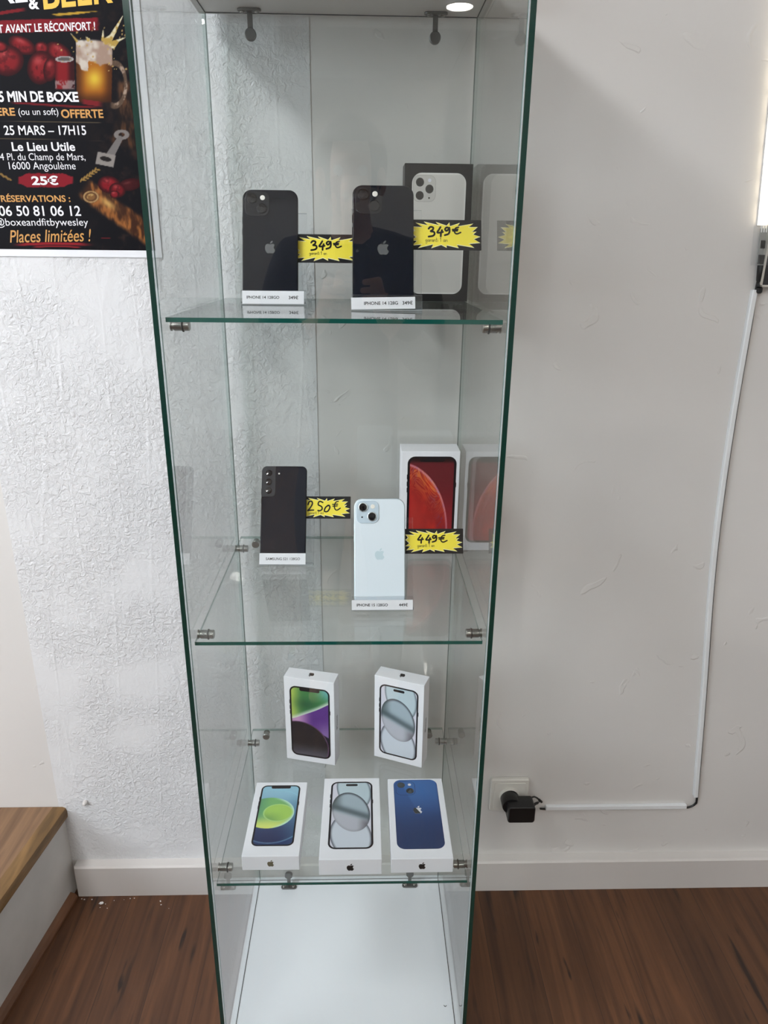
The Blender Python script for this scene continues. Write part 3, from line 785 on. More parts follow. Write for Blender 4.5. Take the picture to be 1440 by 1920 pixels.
def f_green_purple(x, y):
    v = 1 - y
    g = lerp(C3(186, 206, 96)[None], C3(70, 130, 74)[None], sm(.0, .35, x)); g = lerp(g, C3(120, 186, 190)[None], sm(.55, 1.0, x) * sm(.25, .02, v))
    g = lerp(g, C3(38, 84, 52)[None], np.exp(-((x - .42) / .3) ** 2 - ((v - .24) / .09) ** 2) * .75)
    b1 = .475 - .30 * sm(.0, 1.15, x) - .02 * np.sin(x * 6)          # green / purple boundary
    g = lerp(g, C3(222, 228, 220)[None], sm(.07, 0, b1 - v) * .85)
    p = lerp(C3(196, 150, 190)[None], C3(94, 52, 132)[None], sm(.15, .6, x)); p = lerp(p, C3(128, 100, 158)[None], sm(.4, .66, v) * sm(.5, .9, x))
    c = lerp(g, p, sm(-.004, .004, v - b1))
    low = (v > .66) & (x > .7)
    c = lerp(c, C3(30, 30, 44)[None], sm(.655, .675, v + .03 * np.cos(x * 9)) )
    d = np.hypot((x - .22) / .74, (v - .86) / .365)
    k = lerp(C3(30, 26, 30)[None], C3(84, 82, 92)[None], sm(.78, 1.0, v)); k = lerp(k, C3(120, 80, 120)[None], np.exp(-((d - .985) / .02) ** 2) * .8)
    return lerp(c, k, sm(1.01, .99, d))

def f_grey_blobs(x, y):
    v = 1 - y; c = np.repeat(C3(216, 216, 228)[None], len(x), 0)
    def blob(c, cx, cy, rx, ry, rot, col, edge, shade=None):
        A = 2.08; dx, dy = x - cx, (v - cy) * A
        a = dx * math.cos(rot) + dy * math.sin(rot); b = -dx * math.sin(rot) + dy * math.cos(rot)
        d = np.hypot(a / rx, b / ry) + .06 * a / rx * b / ry
        cc = np.repeat(C3(*col)[None], len(x), 0); cc = lerp(cc, C3(*edge)[None], sm(.82, 1.0, d) ** 1.6)
        if shade is not None: cc = shade(cc)
        return lerp(c, cc, sm(1.012, .988, d))
    c = blob(c, .55, .13, .40, .66, -.28, (190, 208, 216), (110, 124, 134))
    c = blob(c, .50, .82, .46, .66, -.32, (206, 214, 224), (96, 100, 112))
    def sh(cc):
        diag = v - (.475 + .20 * (x - .5))
        cc = lerp(cc, C3(84, 98, 104)[None], np.exp(-(diag / .050) ** 2) * .88)
        cc = lerp(cc, C3(190, 190, 200)[None], sm(.02, .10, diag) * .8)
        cc = lerp(cc, C3(72, 84, 84)[None], sm(.35, .08, x) * sm(.1, -.1, diag) * .7)
        return lerp(cc, C3(80, 78, 84)[None], sm(.6, .9, x) * sm(.0, .12, diag) * .7)
    return blob(c, .49, .47, .43, .62, -.35, (166, 182, 192), (66, 72, 80), sh)

def f_red_marble(x, y):
    v = 1 - y; c = lerp(C3(100, 24, 34)[None], C3(150, 26, 40)[None], sm(.2, .9, v))
    c = lerp(c, C3(20, 12, 14)[None], sm(.09, .03, v) * .8)
    d = np.hypot((x + .20) / 1.06, (v - .86) / .80)
    sw = fbm(x * 1.5 + .35 * np.sin(v * 9), v * 2.1 + .3 * np.sin(x * 8), 3.0, 3); band = .5 + .5 * np.sin(sw * 42 + v * 10)
    m = lerp(C3(150, 24, 26)[None], C3(196, 40, 30)[None], sm(.3, .8, fbm(x, v, 4, 9)))
    m = lerp(m, C3(226, 128, 60)[None], band * sm(.55, .98, d) * sm(.85, .3, v) * .85)
    m = lerp(m, C3(96, 54, 130)[None], sm(.6, .9, fbm(x, v, 6, 21) + .25 * band) * sm(.72, 1.0, d) * .9)
    m = lerp(m, C3(214, 150, 170)[None], np.exp(-((d - .985) / .02) ** 2) * .7)
    m = lerp(m, C3(176, 40, 36)[None], sm(.75, .4, d))
    return lerp(c, m, sm(1.01, .995, d))

def f_blue_back(x, y):
    v = 1 - y; c = lerp(C3(44, 88, 150)[None], C3(26, 54, 98)[None], sm(.1, .85, v))
    c = lerp(c, C3(58, 108, 172)[None], sm(-.005, .005, x - (.14 + .72 * (v - .0))) * sm(.62, .1, v) * .8)
    e = np.minimum(np.minimum(x, 1 - x), np.minimum(y, 1 - y) * 2)
    return lerp(c, C3(18, 40, 80)[None], sm(.03, .0, e) * .6)

def flat_cam(t, x, y, r, m='lens', z=.0003):
    obj('printed_lens', lathem([(r, z), (r, z + .0001)], 24, Matrix.Translation((x, y, 0))), M[m], t)

# C: lying box, green and blue discs
t = carton('phone_box', lying(-.1527, .0307, Z3 + .0275, -.004), .0868, .1610, .0270, 'white box lying flat with green and blue disc picture, left of the front row', M['carton'])
printed_front(t, f_blue_green, .0434, .0866, .0655, .1335, .0100, .0026, 'notch')
eb = bmesh.new(); emblem(eb, .0125, 0, 0, 0, .00012); bmesh.ops.transform(eb, matrix=Matrix.Translation((.0434, -.0001, -.0135)) @ Matrix.Rotation(PI / 2, 4, 'X'), verts=eb.verts[:])
obj('emblem', eb, M['emb_gold'], t)
# D: lying box, grey discs
t = carton('phone_box', lying(-.0356, .0200, Z3 + .0300, .0017), .0944, .1770, .0295, 'white box lying flat with grey bubbles picture, middle of the front row', M['carton'])
printed_front(t, f_grey_blobs, .0472, .0940, .0700, .1480, .0120, .0030, 'pill')
eb = bmesh.new(); emblem(eb, .0135, 0, 0, 0, .00012); bmesh.ops.transform(eb, matrix=Matrix.Translation((.0472, -.0001, -.0148)) @ Matrix.Rotation(PI / 2, 4, 'X'), verts=eb.verts[:])
obj('emblem', eb, M['emb_black'], t)
# E: lying box, blue phone back
t = carton('phone_box', lying(.0732, .0222, Z3 + .0275, .0016), .0938, .1752, .0270, 'white box lying flat with blue phone back picture, right of the front row', M['carton'])
a = art('printed_phone', .0745, .1535, .0130, .00010, 40, 70, f_blue_back, t, M['print'], .0469, .0955)
bm = bmesh.new(); bezel_ring(bm, .033, .033, .009, .0295, .1515, .0007, 0, .0003)
obj('printed_island', bm, mat('printed_dark_blue', rgb(24, 50, 94), rough=.4), a)
flat_cam(a, .0225, .1590, .0066); flat_cam(a, .0370, .1450, .0066); flat_cam(a, .0370, .1600, .0028, 'emb_white')
bm = bmesh.new(); emblem(bm, .0175, .0469, .1010, .00016, .00026)
em = obj('printed_emblem', bm, M['emb_white'], a)
bm = bmesh.new()
P = [(.0469 + x * .0175, .1010 + y * .0175) for x, y in EMB[0]]
geo = []
# darker lower-left half of the emblem, cut along a diagonal
def clip_half(P, f):
    out = []
    for i in range(len(P)):
        p, q = P[i], P[(i + 1) % len(P)]; fp, fq = f(p), f(q)
        if fp >= 0: out.append(p)
        if (fp >= 0) != (fq >= 0):
            k = fp / (fp - fq); out.append((p[0] + (q[0] - p[0]) * k, p[1] + (q[1] - p[1]) * k))
    return out
P2 = clip_half(P, lambda p: -((p[0] - .0469) * 1.0 + (p[1] - .1002) * .62) + .0004)
plate(bm, P2, .0003, .00036); obj('printed_emblem_dark', bm, mat('printed_dark_half', rgb(46, 52, 54), rough=.4), em)
eb = bmesh.new(); emblem(eb, .0130, 0, 0, 0, .00012); bmesh.ops.transform(eb, matrix=Matrix.Translation((.0469, -.0001, -.0135)) @ Matrix.Rotation(PI / 2, 4, 'X'), verts=eb.verts[:])
obj('emblem', eb, M['emb_black'], t)

def top_emblem(t, w, h, d, m, size):
    b = bmesh.new(); emblem(b, size, 0, 0, 0, .00012, flip=True)
    bmesh.ops.transform(b, matrix=Matrix.Translation((w / 2, h + .0001, -d / 2)) @ Matrix.Rotation(-PI / 2, 4, 'X'), verts=b.verts[:])
    obj('emblem', b, m, t)
def side_text(t, w, h, d, s):
    me = text_mesh(s, width=.030, z=0, bold=.01)
    me.transform(Matrix.Translation((w + .0001, h * .47, -d / 2)) @ Matrix.Rotation(PI / 2, 4, 'Y') @ Matrix.Rotation(PI / 2, 4, 'Z'))
    obj('side_lettering', me, M['ink'], t)
# A: standing box, green / purple
t = carton('phone_box', facing(-.1111, .2883, Z3 + .0004, -.2388), .0930, .1762, .0307, 'white box standing upright with green and purple picture, behind the front row', M['carton'])
printed_front(t, f_green_purple, .0475, .0855, .0745, .1480, .0120, .0030, 'notch'); top_emblem(t, .093, .1762, .0307, M['emb_black'], .0125); side_text(t, .093, .1762, .0307, 'iPhone')
# B: standing box, grey discs, creased corner
t = carton('phone_box', facing(.0509, .2928, Z3 + .0004, -.3863), .0933, .1751, .0314, 'white box standing upright with grey bubbles picture, behind the front row', M['carton'])
printed_front(t, f_grey_blobs, .0466, .0860, .0735, .1490, .0120, .0030, 'pill'); top_emblem(t, .0933, .1751, .0314, M['emb_black'], .0125); side_text(t, .0933, .1751, .0314, 'iPhone')
# XR box
t = carton('phone_box', facing(.0925, .3110, Z2 + .0004, .0), .0960, .1740, .0500, 'white box with red marbled screen picture standing behind the pale blue phone', M['carton'])
printed_front(t, f_red_marble, .0505, .0900, .0800, .1510, .0125, .0038, 'notch', 150, 270)
# PRO box
t = carton('phone_box', facing(.0905, .3270, Z1 + .0004, .012), .0995, .1915, .0450, 'black box with pale phone back picture, standing behind the nearer black phone', M['carton_black'])
def f_pale(x, y):
    c = np.repeat(C3(206, 204, 198)[None], len(x), 0); e = np.minimum(np.minimum(x, 1 - x), np.minimum(y, 1 - y) * 2)
    return lerp(c, C3(232, 232, 228)[None], sm(.035, .005, e))
a = art('printed_phone', .0790, .1680, .0140, .00010, 40, 60, f_pale, t, M['print'], .0505, .0950)
bm = bmesh.new(); slab(bm, .0330, .0350, .0085, .0002, .0003, cx=.0290, cy=.1580); obj('printed_island', bm, mat('printed_pale_island', rgb(196, 194, 188), rough=.35), a)
bm = bmesh.new(); bezel_ring(bm, .0335, .0355, .0087, .0290, .1580, .0005, 0, .00034); obj('printed_island_border', bm, mat('printed_grey_line', rgb(158, 156, 152), rough=.4), a)
for x, y in ((.0225, .1665), (.0225, .1487), (.0365, .1575)):
    flat_cam(a, x, y, .0060, 'emb_grey', .00036); flat_cam(a, x, y, .0053, 'lens', .0004)
flat_cam(a, .0365, .1690, .0024, 'emb_white', .00036); flat_cam(a, .0363, .1455, .0012, 'lens', .0004)

# ------------------------------------------------------------------ poster
HM = np.array([[1364.3162, -230.7122, 1052.4867], [27.0991, -1590.7214, 2662.7046], [0.0274, -0.3388, 1.6054]])   # wall plane (x, z) to the photo's frame
HI = np.linalg.inv(HM)
def on_wall(u, v):
    a = HI @ np.array([u, v, 1.0]); return a[0] / a[2], a[1] / a[2]
PX0, PX1, PZ0, PZ1 = -.6225, -.2910, 1.3195, 1.7880
YP = YW - .0030
pcx = (PX0 + PX1) / 2
po = thing('poster', 'dark boxing and beer event poster with white border taped to the wall', 'poster', Matrix(((1, 0, 0, pcx), (0, 0, -1, YP), (0, 1, 0, PZ0), (0, 0, 0, 1))))
obj('sheet', slabm(PX1 - PX0, PZ1 - PZ0, .0003, -.0004, 0, 0, cy=(PZ1 - PZ0) / 2), M['paper'], po)

def poster_ink(x, y):
    W, H_ = PAW, PAH
    wx = PX0 + .0100 + x * W; wz = PZ0 + .0105 + y * H_
    q = HM @ np.stack([wx, wz, np.ones_like(wx)]); u = q[0] / q[2] * 3.84; v = q[1] / q[2] * 3.84     # printed layout units
    n1 = fbm(wx, wz, 60, 2); n2 = fbm(wx, wz, 160, 5); n3 = fbm(wx, wz * .35, 130, 8)
    c = np.repeat(C3(12, 10, 17)[None], len(x), 0)
    c = lerp(c, C3(52, 34, 30)[None], sm(.45, .75, n1) * sm(500, 1000, u)); c = lerp(c, C3(12, 12, 20)[None], sm(.5, .7, n2) * .5)
    def put(mask, col): 
        nonlocal c
        c = lerp(c, col if isinstance(col, np.ndarray) and col.ndim == 2 else C3(*col)[None], mask)
    def rot(cx, cy, a): 
        dx, dy = u - cx, v - cy; return dx * math.cos(a) + dy * math.sin(a), -dx * math.sin(a) + dy * math.cos(a)
    # wood at right and lower right
    a, b = rot(830, 1500, .62); wood = lerp(C3(70, 38, 22)[None], C3(178, 110, 54)[None], sm(.35, .7, n3))
    put(sm(90, 50, np.abs(b - 10 + 25 * (n1 - .5))) * sm(-290, -230, a) * sm(420, 330, a), wood)
    put(np.exp(-(((a + 60) / 60) ** 2 + ((b) / 24) ** 2)) * .9, (240, 190, 110))
    a, b = rot(960, 980, .35); put(sm(120, 60, np.abs(b)) * sm(-170, -100, a) * .75, lerp(C3(40, 26, 20)[None], C3(120, 76, 44)[None], sm(.4, .7, n3)))
    put(sm(830, 880, u) * sm(560, 620, v) * sm(880, 820, v) * .7, lerp(C3(48, 30, 22)[None], C3(140, 92, 56)[None], sm(.4, .7, n3)))
    # banner
    yc = 198 - u * .028; put(sm(3, -3, np.abs(v - yc) - 46 + 10 * (n2 - .5)) * sm(745, 705, u + 25 * n2), (146, 26, 38))
    # brush strokes under the title
    put(sm(2, -2, np.abs(v - 102 + u * .06 + 18 * np.sin(u / 150)) - 12) * sm(210, 150, u), (140, 26, 34))
    yb2 = 110 - 70 * sm(380, 760, u) * .35
    put(sm(2, -2, np.abs(v - yb2) - 8 * sm(360, 440, u) * sm(720, 560, u) - .5) * sm(370, 380, u) * sm(720, 700, u), (222, 176, 60))
    # gloves
    def ball(cx, cy, rx, ry, a0, col=(150, 30, 36), hi=(206, 84, 84), lo=(56, 8, 14)):
        a, b = rot(cx, cy, a0); d = np.hypot(a / rx, b / ry)
        k = lerp(C3(*col)[None], C3(*lo)[None], sm(.45, 1.0, d)); k = lerp(k, C3(*hi)[None], np.exp(-(((a + rx * .25) / (rx * .35)) ** 2 + ((b + ry * .38) / (ry * .25)) ** 2)) * .8)
        k = lerp(k, C3(*lo)[None], sm(.52, .75, n2) * .45); put(sm(1.03, .97, d), k)
    ball(165, 330, 105, 60, .45); ball(60, 440, 118, 112, .1); ball(5, 340, 60, 40, .2)
    ball(430, 385, 105, 66, .62); ball(305, 350, 52, 46, .2); ball(298, 490, 96, 122, .12); ball(370, 500, 52, 90, .15, (120, 22, 28))
    # can
    m = sm(2, -2, np.abs(u - 472 - (v - 520) * .02) - 70) * sm(408, 414, v) * sm(650, 640, v)
    k = lerp(C3(150, 28, 34)[None], C3(60, 10, 16)[None], sm(20, 70, np.abs(u - 455))); k = lerp(k, C3(186, 176, 172)[None], sm(575, 590, v) * sm(.45, .6, n2) * .7); put(m, k)
    put(sm(1.04, .96, np.hypot((u - 470) / 66, (v - 430) / 22)), (190, 186, 182)); put(sm(1.04, .96, np.hypot((u - 470) / 50, (v - 430) / 14)), (104, 98, 96))
    # mug
    d = np.hypot((u - 830) / 86, (v - 612) / 165); put(sm(.16, .10, np.abs(d - .93)) * sm(790, 815, u), lerp(C3(104, 82, 66)[None], C3(196, 170, 150)[None], sm(.4, .7, n2)))
    m = sm(2, -2, np.abs(u - 683) - 128 + (v - 560) * .02) * sm(400, 420, v) * sm(750, 730, v)
    k = lerp(C3(190, 110, 30)[None], C3(92, 46, 16)[None], sm(40, 128, np.abs(u - 680))); k = lerp(k, C3(255, 214, 70)[None], np.exp(-(((u - 685) / 55) ** 2 + ((v - 570) / 65) ** 2)))
    k = lerp(k, C3(60, 28, 14)[None], sm(640, 740, v) * .8); put(m, k)
    m = sm(3, -3, np.abs(u - 683) - 130) * sm(285, 305, v + 22 * (n1 - .5)) * sm(468, 450, v + 90 * (n1 - .5) - (u < 640) * 70 * sm(560, 600, u) + 10)
    put(m, lerp(C3(188, 158, 140)[None], C3(240, 228, 214)[None], sm(.3, .65, n1)))
    for x0, y0, x1, y1, wd in ((560, 300, 515, 245, 9), (640, 290, 625, 270, 14), (745, 290, 748, 215, 12), (790, 300, 888, 120, 20), (800, 320, 905, 275, 18), (770, 300, 840, 235, 26), (820, 330, 860, 300, 22)):
        L2 = (x1 - x0) ** 2 + (y1 - y0) ** 2; tt = np.clip(((u - x0) * (x1 - x0) + (v - y0) * (y1 - y0)) / L2, 0, 1)
        dd = np.hypot(u - x0 - tt * (x1 - x0), v - y0 - tt * (y1 - y0)); put(sm(2, -3, dd - wd * (1 - tt * .85)), lerp(C3(206, 170, 84)[None], C3(252, 240, 200)[None], sm(.35, .6, n2)))
    rs = np.random.RandomState(7)
    for _ in range(46):
        cx, cy, rr = rs.uniform(420, 930), rs.uniform(180, 520), rs.uniform(2, 9); put(sm(1.2, .6, np.hypot(u - cx, v - cy) / rr), (212, 176, 110))
    # red sweep under the first line
    put(sm(2, -2, np.abs(v - (755 + 18 * np.sin((u - 300) / 260))) - 7) * sm(60, 140, u) * sm(760, 640, u), (128, 26, 34))
    put(sm(2, -2, np.abs(v - 735 - (u - 600) * .14) - 18) * sm(580, 620, u) * sm(760, 700, u), (140, 34, 40))
    # hairlines
    for yl, x0, x1 in ((872, 0, 730), (1000, 0, 740)): put(sm(3, 1, np.abs(v - yl - u * .02)) * sm(x1 + 20, x1 - 20, u) * .6, (150, 130, 96))
    # opener
    d = np.hypot((u - 880) / 46, (v - 972) / 30); put(sm(.42, .30, np.abs(d - .85)), (150, 142, 138))
    tt = np.clip(((u - 868) * -70 + (v - 1000) * 120) / (70 ** 2 + 120 ** 2), 0, 1); dd = np.hypot(u - 868 + tt * 70, v - 1000 - tt * 120); put(sm(2, -2, dd - 20 - 10 * tt), (136, 130, 128))
    a, b = rot(765, 1150, .2); d = np.maximum(np.abs(a) / 66, np.abs(b) / 44); put(sm(1.05, .95, d), (166, 158, 152)); put(sm(1.1, .9, np.hypot(a / 42, (b + 4) / 17)), (34, 28, 28))
    # wheat
    for k in range(6):
        for s in (-1, 1):
            cx, cy = 600 + k * 20, 1310 - k * 15; a, b = rot(cx + s * 10, cy - 12, s * .7 - .5); put(sm(1.2, .8, np.hypot(a / 18, b / 6)), (176, 138, 72))
    for k in range(5): a, b = rot(10 + k * 16, 1255 + k * 9, .5 + .5 * (k % 2)); put(sm(1.2, .8, np.hypot(a / 20, b / 6)), (160, 124, 66))
    # small glove, cork
    ball(940, 1330, 80, 44, -.15, (74, 18, 22), (130, 60, 60)); ball(790, 1330, 82, 62, .2, (150, 24, 34)); ball(850, 1370, 60, 52, .3, (134, 22, 30)); ball(830, 1400, 34, 28, 0, (150, 30, 40))
    d = np.hypot((u - 660) / 58, (v - 1418) / 44); put(sm(1.05, .95, d), (112, 74, 44)); put(sm(.14, .06, np.abs(d - .86)), (198, 158, 106)); put(sm(.6, .4, d), lerp(C3(150, 104, 58)[None], C3(222, 182, 116)[None], sm(.4, .65, n2)))
    # price brush, last underline
    put(sm(2, -2, np.abs(v - 1300) - 50 + 26 * sm(120, 190, np.abs(u - 333)) + 14 * (n2 - .5)) * sm(205, 185, np.abs(u - 333) + 30 * (n3 - .5)), (156, 28, 42))
    put(sm(2, -2, np.abs(v - 1764 + 10 * np.cos((u - 400) / 190)) - 9) * sm(70, 200, u) * sm(700, 560, u), (170, 34, 44))
    put(sm(2, -2, np.abs(v - 1785 + 12 * np.cos((u - 400) / 150)) - 6) * sm(220, 280, u) * sm(600, 560, u), (150, 30, 40))
    put(sm(2, -1, np.abs(v - 1714) - 3) * sm(725, 740, u) * sm(810, 790, u), (120, 30, 36))
    return c * .80
PAW, PAH = PX1 - PX0 - .020, PZ1 - PZ0 - .021
M['poster_ink'] = ink_mat('poster_print', .5, spec=.1)
pa = art('printed_picture', PAW, PAH, 0, .00008, 310, 400, poster_ink, po, M['poster_ink'], 0, (PZ1 - PZ0) / 2)
M['t_white'] = mat('white_print', rgb(226, 224, 228), rough=.45); M['t_gold'] = mat('gold_print', rgb(200, 142, 66), rough=.4)
M['t_yellow'] = mat('bright_gold_print', rgb(232, 182, 54), rough=.4)
def ptext(s, x0, x1, ytop, ybot, m, bold=.0, shear=0.0, dy=0.0):
    """x0..x1 and top..bottom of the inked letters, in the poster's printed layout units"""
    a = on_wall(x0 / 3.84, (ytop + ybot) / 2 / 3.84); b = on_wall(x1 / 3.84, (ytop + ybot - 2 * dy) / 2 / 3.84)
    h1 = on_wall((x0 + x1) / 2 / 3.84, (ytop - dy / 2) / 3.84)[1]; h0 = on_wall((x0 + x1) / 2 / 3.84, (ybot - dy / 2) / 3.84)[1]
    lettering(pa, s, M[m], width=math.hypot(b[0] - a[0], b[1] - a[1]), height=h1 - h0, z=.0003, bold=bold, shear=shear,
              center=((a[0] + b[0]) / 2 - pcx, (a[1] + b[1]) / 2 - PZ0), rot=math.atan2(b[1] - a[1], b[0] - a[0]))
ptext('BOXE', -330, 205, -150, 70, 't_white', .02, .15, 50); ptext('&', 212, 285, -20, 72, 't_white', .03, 0, 0); ptext('BEER', 300, 800, -140, 75, 't_yellow', .02, .15, 50)
ptext('T AVANT LE RÉCONFORT !', -5, 690, 168, 243, 't_white', .02, .1, 22)
ptext('5 MIN DE', -2, 320, 660, 738, 't_white', .03); ptext('BOXE', 345, 570, 664, 738, 't_white', .035)
ptext('ÉRE', -18, 113, 764, 836, 't_gold', .025); ptext('(ou un soft)', 140, 426, 782, 846, 't_white', .0); ptext('OFFERTE', 446, 748, 790, 853, 't_gold', .025)
ptext('25 MARS – 17H15', 36, 624, 906, 975, 't_white', .012)
ptext('Le Lieu Utile', 92, 545, 1026, 1090, 't_white', .02)
ptext('4 Pl. du Champ de Mars,', 8, 620, 1105, 1172, 't_white', 0); ptext('16000 Angoulème', 72, 550, 1168, 1238, 't_white', 0)
ptext('25€', 233, 425, 1266, 1334, 't_white', .03); ptext('RÉSERVATIONS :', 12, 510, 1395, 1455, 't_gold', .02)
ptext('06 50 81 06 12', -2, 586, 1482, 1556, 't_white', .012); ptext('@boxeandfitbywesley', -30, 640, 1570, 1642, 't_white', 0)
ptext('Places limitées !', 72, 664, 1658, 1748, 't_gold', .005, .3, 10)

# ------------------------------------------------------------------ things on the right of the wall
# socket
sx, sz = on_wall(953, 1485)
so = thing('wall_socket', 'white wall socket low on the wall right of the cabinet', 'socket', Matrix(((1, 0, 0, sx), (0, 0, -1, YW), (0, 1, 0, sz), (0, 0, 0, 1))))
obj('plate', slabm(.082, .082, .005, .0002, .0110, .003), M['socket'], so, smooth=True)
obj('inner_plate', slabm(.066, .066, .003, .010, .0122, .0008), M['socket'], so, smooth=True)
obj('ring', lathem([(.0215, .011), (.0215, .0175), (.0195, .0182), (.0180, .0150)], 36), M['socket'], so, smooth=True)
# adapter
ad = thing('power_adapter', 'black plug-in power adapter sticking out of the white socket', 'adapter', Matrix(((1, 0, 0, sx), (0, 0, -1, YW), (0, 1, 0, sz), (0, 0, 0, 1))))
obj('plug_head', lathem([(.0178, .0155), (.0190, .017), (.0195, .040), (.0185, .043)], 32, Matrix.Translation((-.001, .000, 0))), M['black_plastic'], ad, smooth=True)
obj('body', slabm(.056, .040, .006, .026, .062, .003, cx=.0165, cy=-.0060), M['black_plastic'], ad, smooth=True)
c1 = [(.036, .004, .034), (.042, .0105, .030), (.048, .0105, .027), (.054, .006, .024), (.060, -.001, .021), (.066, -.009, .018)]
obj('cord', tubem(spline(c1), .0018, 8), M['black_plastic'], ad, smooth=True)
obj('strain_relief', tubem(spline([(.040, -.004, .036), (.048, -.0045, .032), (.0575, -.004, .028)]), .0027, 8), M['black_plastic'], ad, smooth=True)
obj('cord', tubem(spline([(.042, -.019, .034), (.050, -.0165, .026), (.058, -.0165, .016), (.068, -.0200, .007)]), .0013, 8), M['black_plastic'], ad, smooth=True)
obj('cord_end', tubem([(.0615, -.003, .0205), (.0665, -.0095, .018), (.0685, -.012, .017)], .0027, 10), M['black_plastic'], ad, smooth=True)
# trunking
z_h = on_wall(1150, 1510)[1]
h0, h1 = on_wall(1022, 1511)[0], on_wall(1285, 1508)[0]
o = obj('cable_cover', boxm(h0, h1, YW - .0085, YW - .0002, z_h - .0045, z_h + .0050, bevel=.001), M['trunk'])
tag(o, 'short horizontal white cable cover running from the black adapter', 'cable cover', 'white cable covers on the wall')
VP = [(1412, 543), (1395, 640), (1370, 790), (1347, 950), (1331, 1100), (1317, 1300), (1302, 1490)]
W_ = [on_wall(*q) for q in VP]
S = spline(W_, 6)
bm = bmesh.new()
loft(bm, [[(x - .0045, YW - .0002, z), (x - .0045, YW - .0075, z), (x - .003, YW - .0088, z), (x + .003, YW - .0088, z), (x + .0045, YW - .0075, z), (x + .0045, YW - .0002, z)] for x, z in S])
tag(obj('cable_cover', bm, M['trunk']), 'long upright white cable cover running up the right of the wall', 'cable cover', 'white cable covers on the wall')
# black cable: shows beside the covers and in the corner
x_c, z_c = S[-1]
pts = [(h0 - .012, YW - .004, z_h - .003)] + [(h0 + (h1 - h0) * k, YW - .0030, z_h - .0058 + .0008 * math.sin(k * 9)) for k in np.linspace(.02, 1, 14)]
pts += [(h1 + .006, YW - .0030, z_h - .0050), (x_c - .001, YW - .0030, z_h - .001), (x_c + .0045, YW - .0030, z_h + .006), (x_c + .0055, YW - .003, z_h + .016)]
pts += [(x + .0056, YW - .0028, z) for x, z in S[::-1][2::5]]
xt, zt_ = S[0]; pts += [(xt + .002, YW - .006, zt_ + .006), (xt + .003, YW - .010, zt_ + .018)]
tag(obj('power_cable', tubem(spline(pts, 4), .0022, 8), M['black_plastic'], smooth=True), 'thin black power cable following the white covers up to the light strip', 'cable')
# light strip
LX0, LZ0 = on_wall(1431, 421); LX1, LZ1 = on_wall(1447, 261)
dirx = (LX1 - LX0) / (LZ1 - LZ0)
ls = thing('light_strip', 'glowing warm light strip at the right edge with clear controller below', 'light strip', Vector((LX0, YW, LZ0)))
def sheared(bm):
    for v in bm.verts: v.co.x += dirx * v.co.z
    return bm
bm = bmesh.new(); k = 0; zz = .002
L_H = CEIL - LZ0 - .35
obj('profile', sheared(boxm(-.0105, .0105, -.0022, -.0002, -.002, L_H)), M['trunk'], ls)
while zz < L_H:
    obj('lit_segment', sheared(boxm(-.0080, .0080, -.0062, -.0020, zz, min(zz + .030, L_H))), M['led'], ls)
    obj('dim_segment', sheared(boxm(-.0080, .0080, -.0060, -.0020, zz + .030, min(zz + .038, L_H + .01))), M['led_dim'], ls); zz += .038
ct = obj('controller', sheared(boxm(-.0150, .0105, -.0160, -.0004, -.062, -.002)), [M['acrylic']], ls)
obj('circuit_board', sheared(boxm(-.0060, .0085, -.0060, -.0030, -.058, -.006)), M['pcb'], ct)
obj('chip', sheared(boxm(-.0040, .0020, -.0085, -.0058, -.036, -.024)), M['black_plastic'], ct)
obj('jack_socket', sheared(boxm(-.0060, .0080, -.0130, -.0050, -.060, -.046)), M['black_plastic'], ct)
b = bmesh.new()
for i in range(4): box(b, -.006 + i * .004, -.0045 + i * .004, -.0075, -.0040, -.012, -.002)
obj('contacts', sheared(b), M['lamp_rim'], ct)
b = bmesh.new(); lathe(b, [(.0064, -.062), (.0066, -.064), (.0062, -.086), (.0046, -.088), (.0046, -.0895), (.0056, -.090), (.0056, -.095), (.0040, -.0965), (.0052, -.0975), (.0050, -.104), (.0030, -.106)], 18, Matrix.Translation((.000, -.0080, 0)))
obj('plug', sheared(b), M['black_plastic'], ls, smooth=True)
# dark framed panel
BX, BZ = on_wall(1424.5, 538); kk = (1.229 - .0145) / 1.229; BX = CAM.x + (BX - CAM.x) * kk; BZ = CAM.z + (BZ - CAM.z) * kk
pn = thing('framed_panel', 'black panel with thin pale frame at the right edge beside the light strip', 'panel', Matrix(((1, 0, 0, BX), (0, 0, -1, YW), (0, 1, 0, BZ), (0, 0, 0, 1))))
obj('dark_face', boxm(.0030, .45, .0030, .62, .0100, .0135), M['panel'], pn)
bm = bmesh.new()
for a in ((0, .0035, 0, .623), (.4495, .453, 0, .623), (0, .453, 0, .0032), (0, .453, .6198, .623)): box(bm, a[0], a[1], a[2], a[3], .0002, .0150)
obj('frame', bm, M['panel_frame'], pn)
# wall plug and plaster crumbs on the left
wx, wz = on_wall(161, 1502)
tag(obj('wall_plug', lathem([(.0045, 0), (.0052, .003), (.0040, .009), (.0022, .012)], 9, Matrix.Translation((wx, YW - .001, wz)) @ Matrix.Rotation(PI / 2, 4, 'X')), M['paint']), 'tiny white plug stub in the textured wall above the baseboard', 'wall plug')
bm = bmesh.new(); rs = random.Random(3)
for i in range(16):
    x, y, r = -.585 + rs.random() ** 1.6 * .22, .385 - rs.random() ** 2 * .035, rs.uniform(.0006, .0016) if i else .0042
    if i == 0: x, y = -.535, .372
    bmesh.ops.create_icosphere(bm, subdivisions=1, radius=r, matrix=Matrix.Translation((x, y, r * .6)) @ Matrix.Diagonal((1.3, .9, .6, 1)))
tag(obj('plaster_crumbs', bm, M['paint']), 'white plaster crumbs on the floor along the baseboard by the step', 'crumbs', kind='stuff')

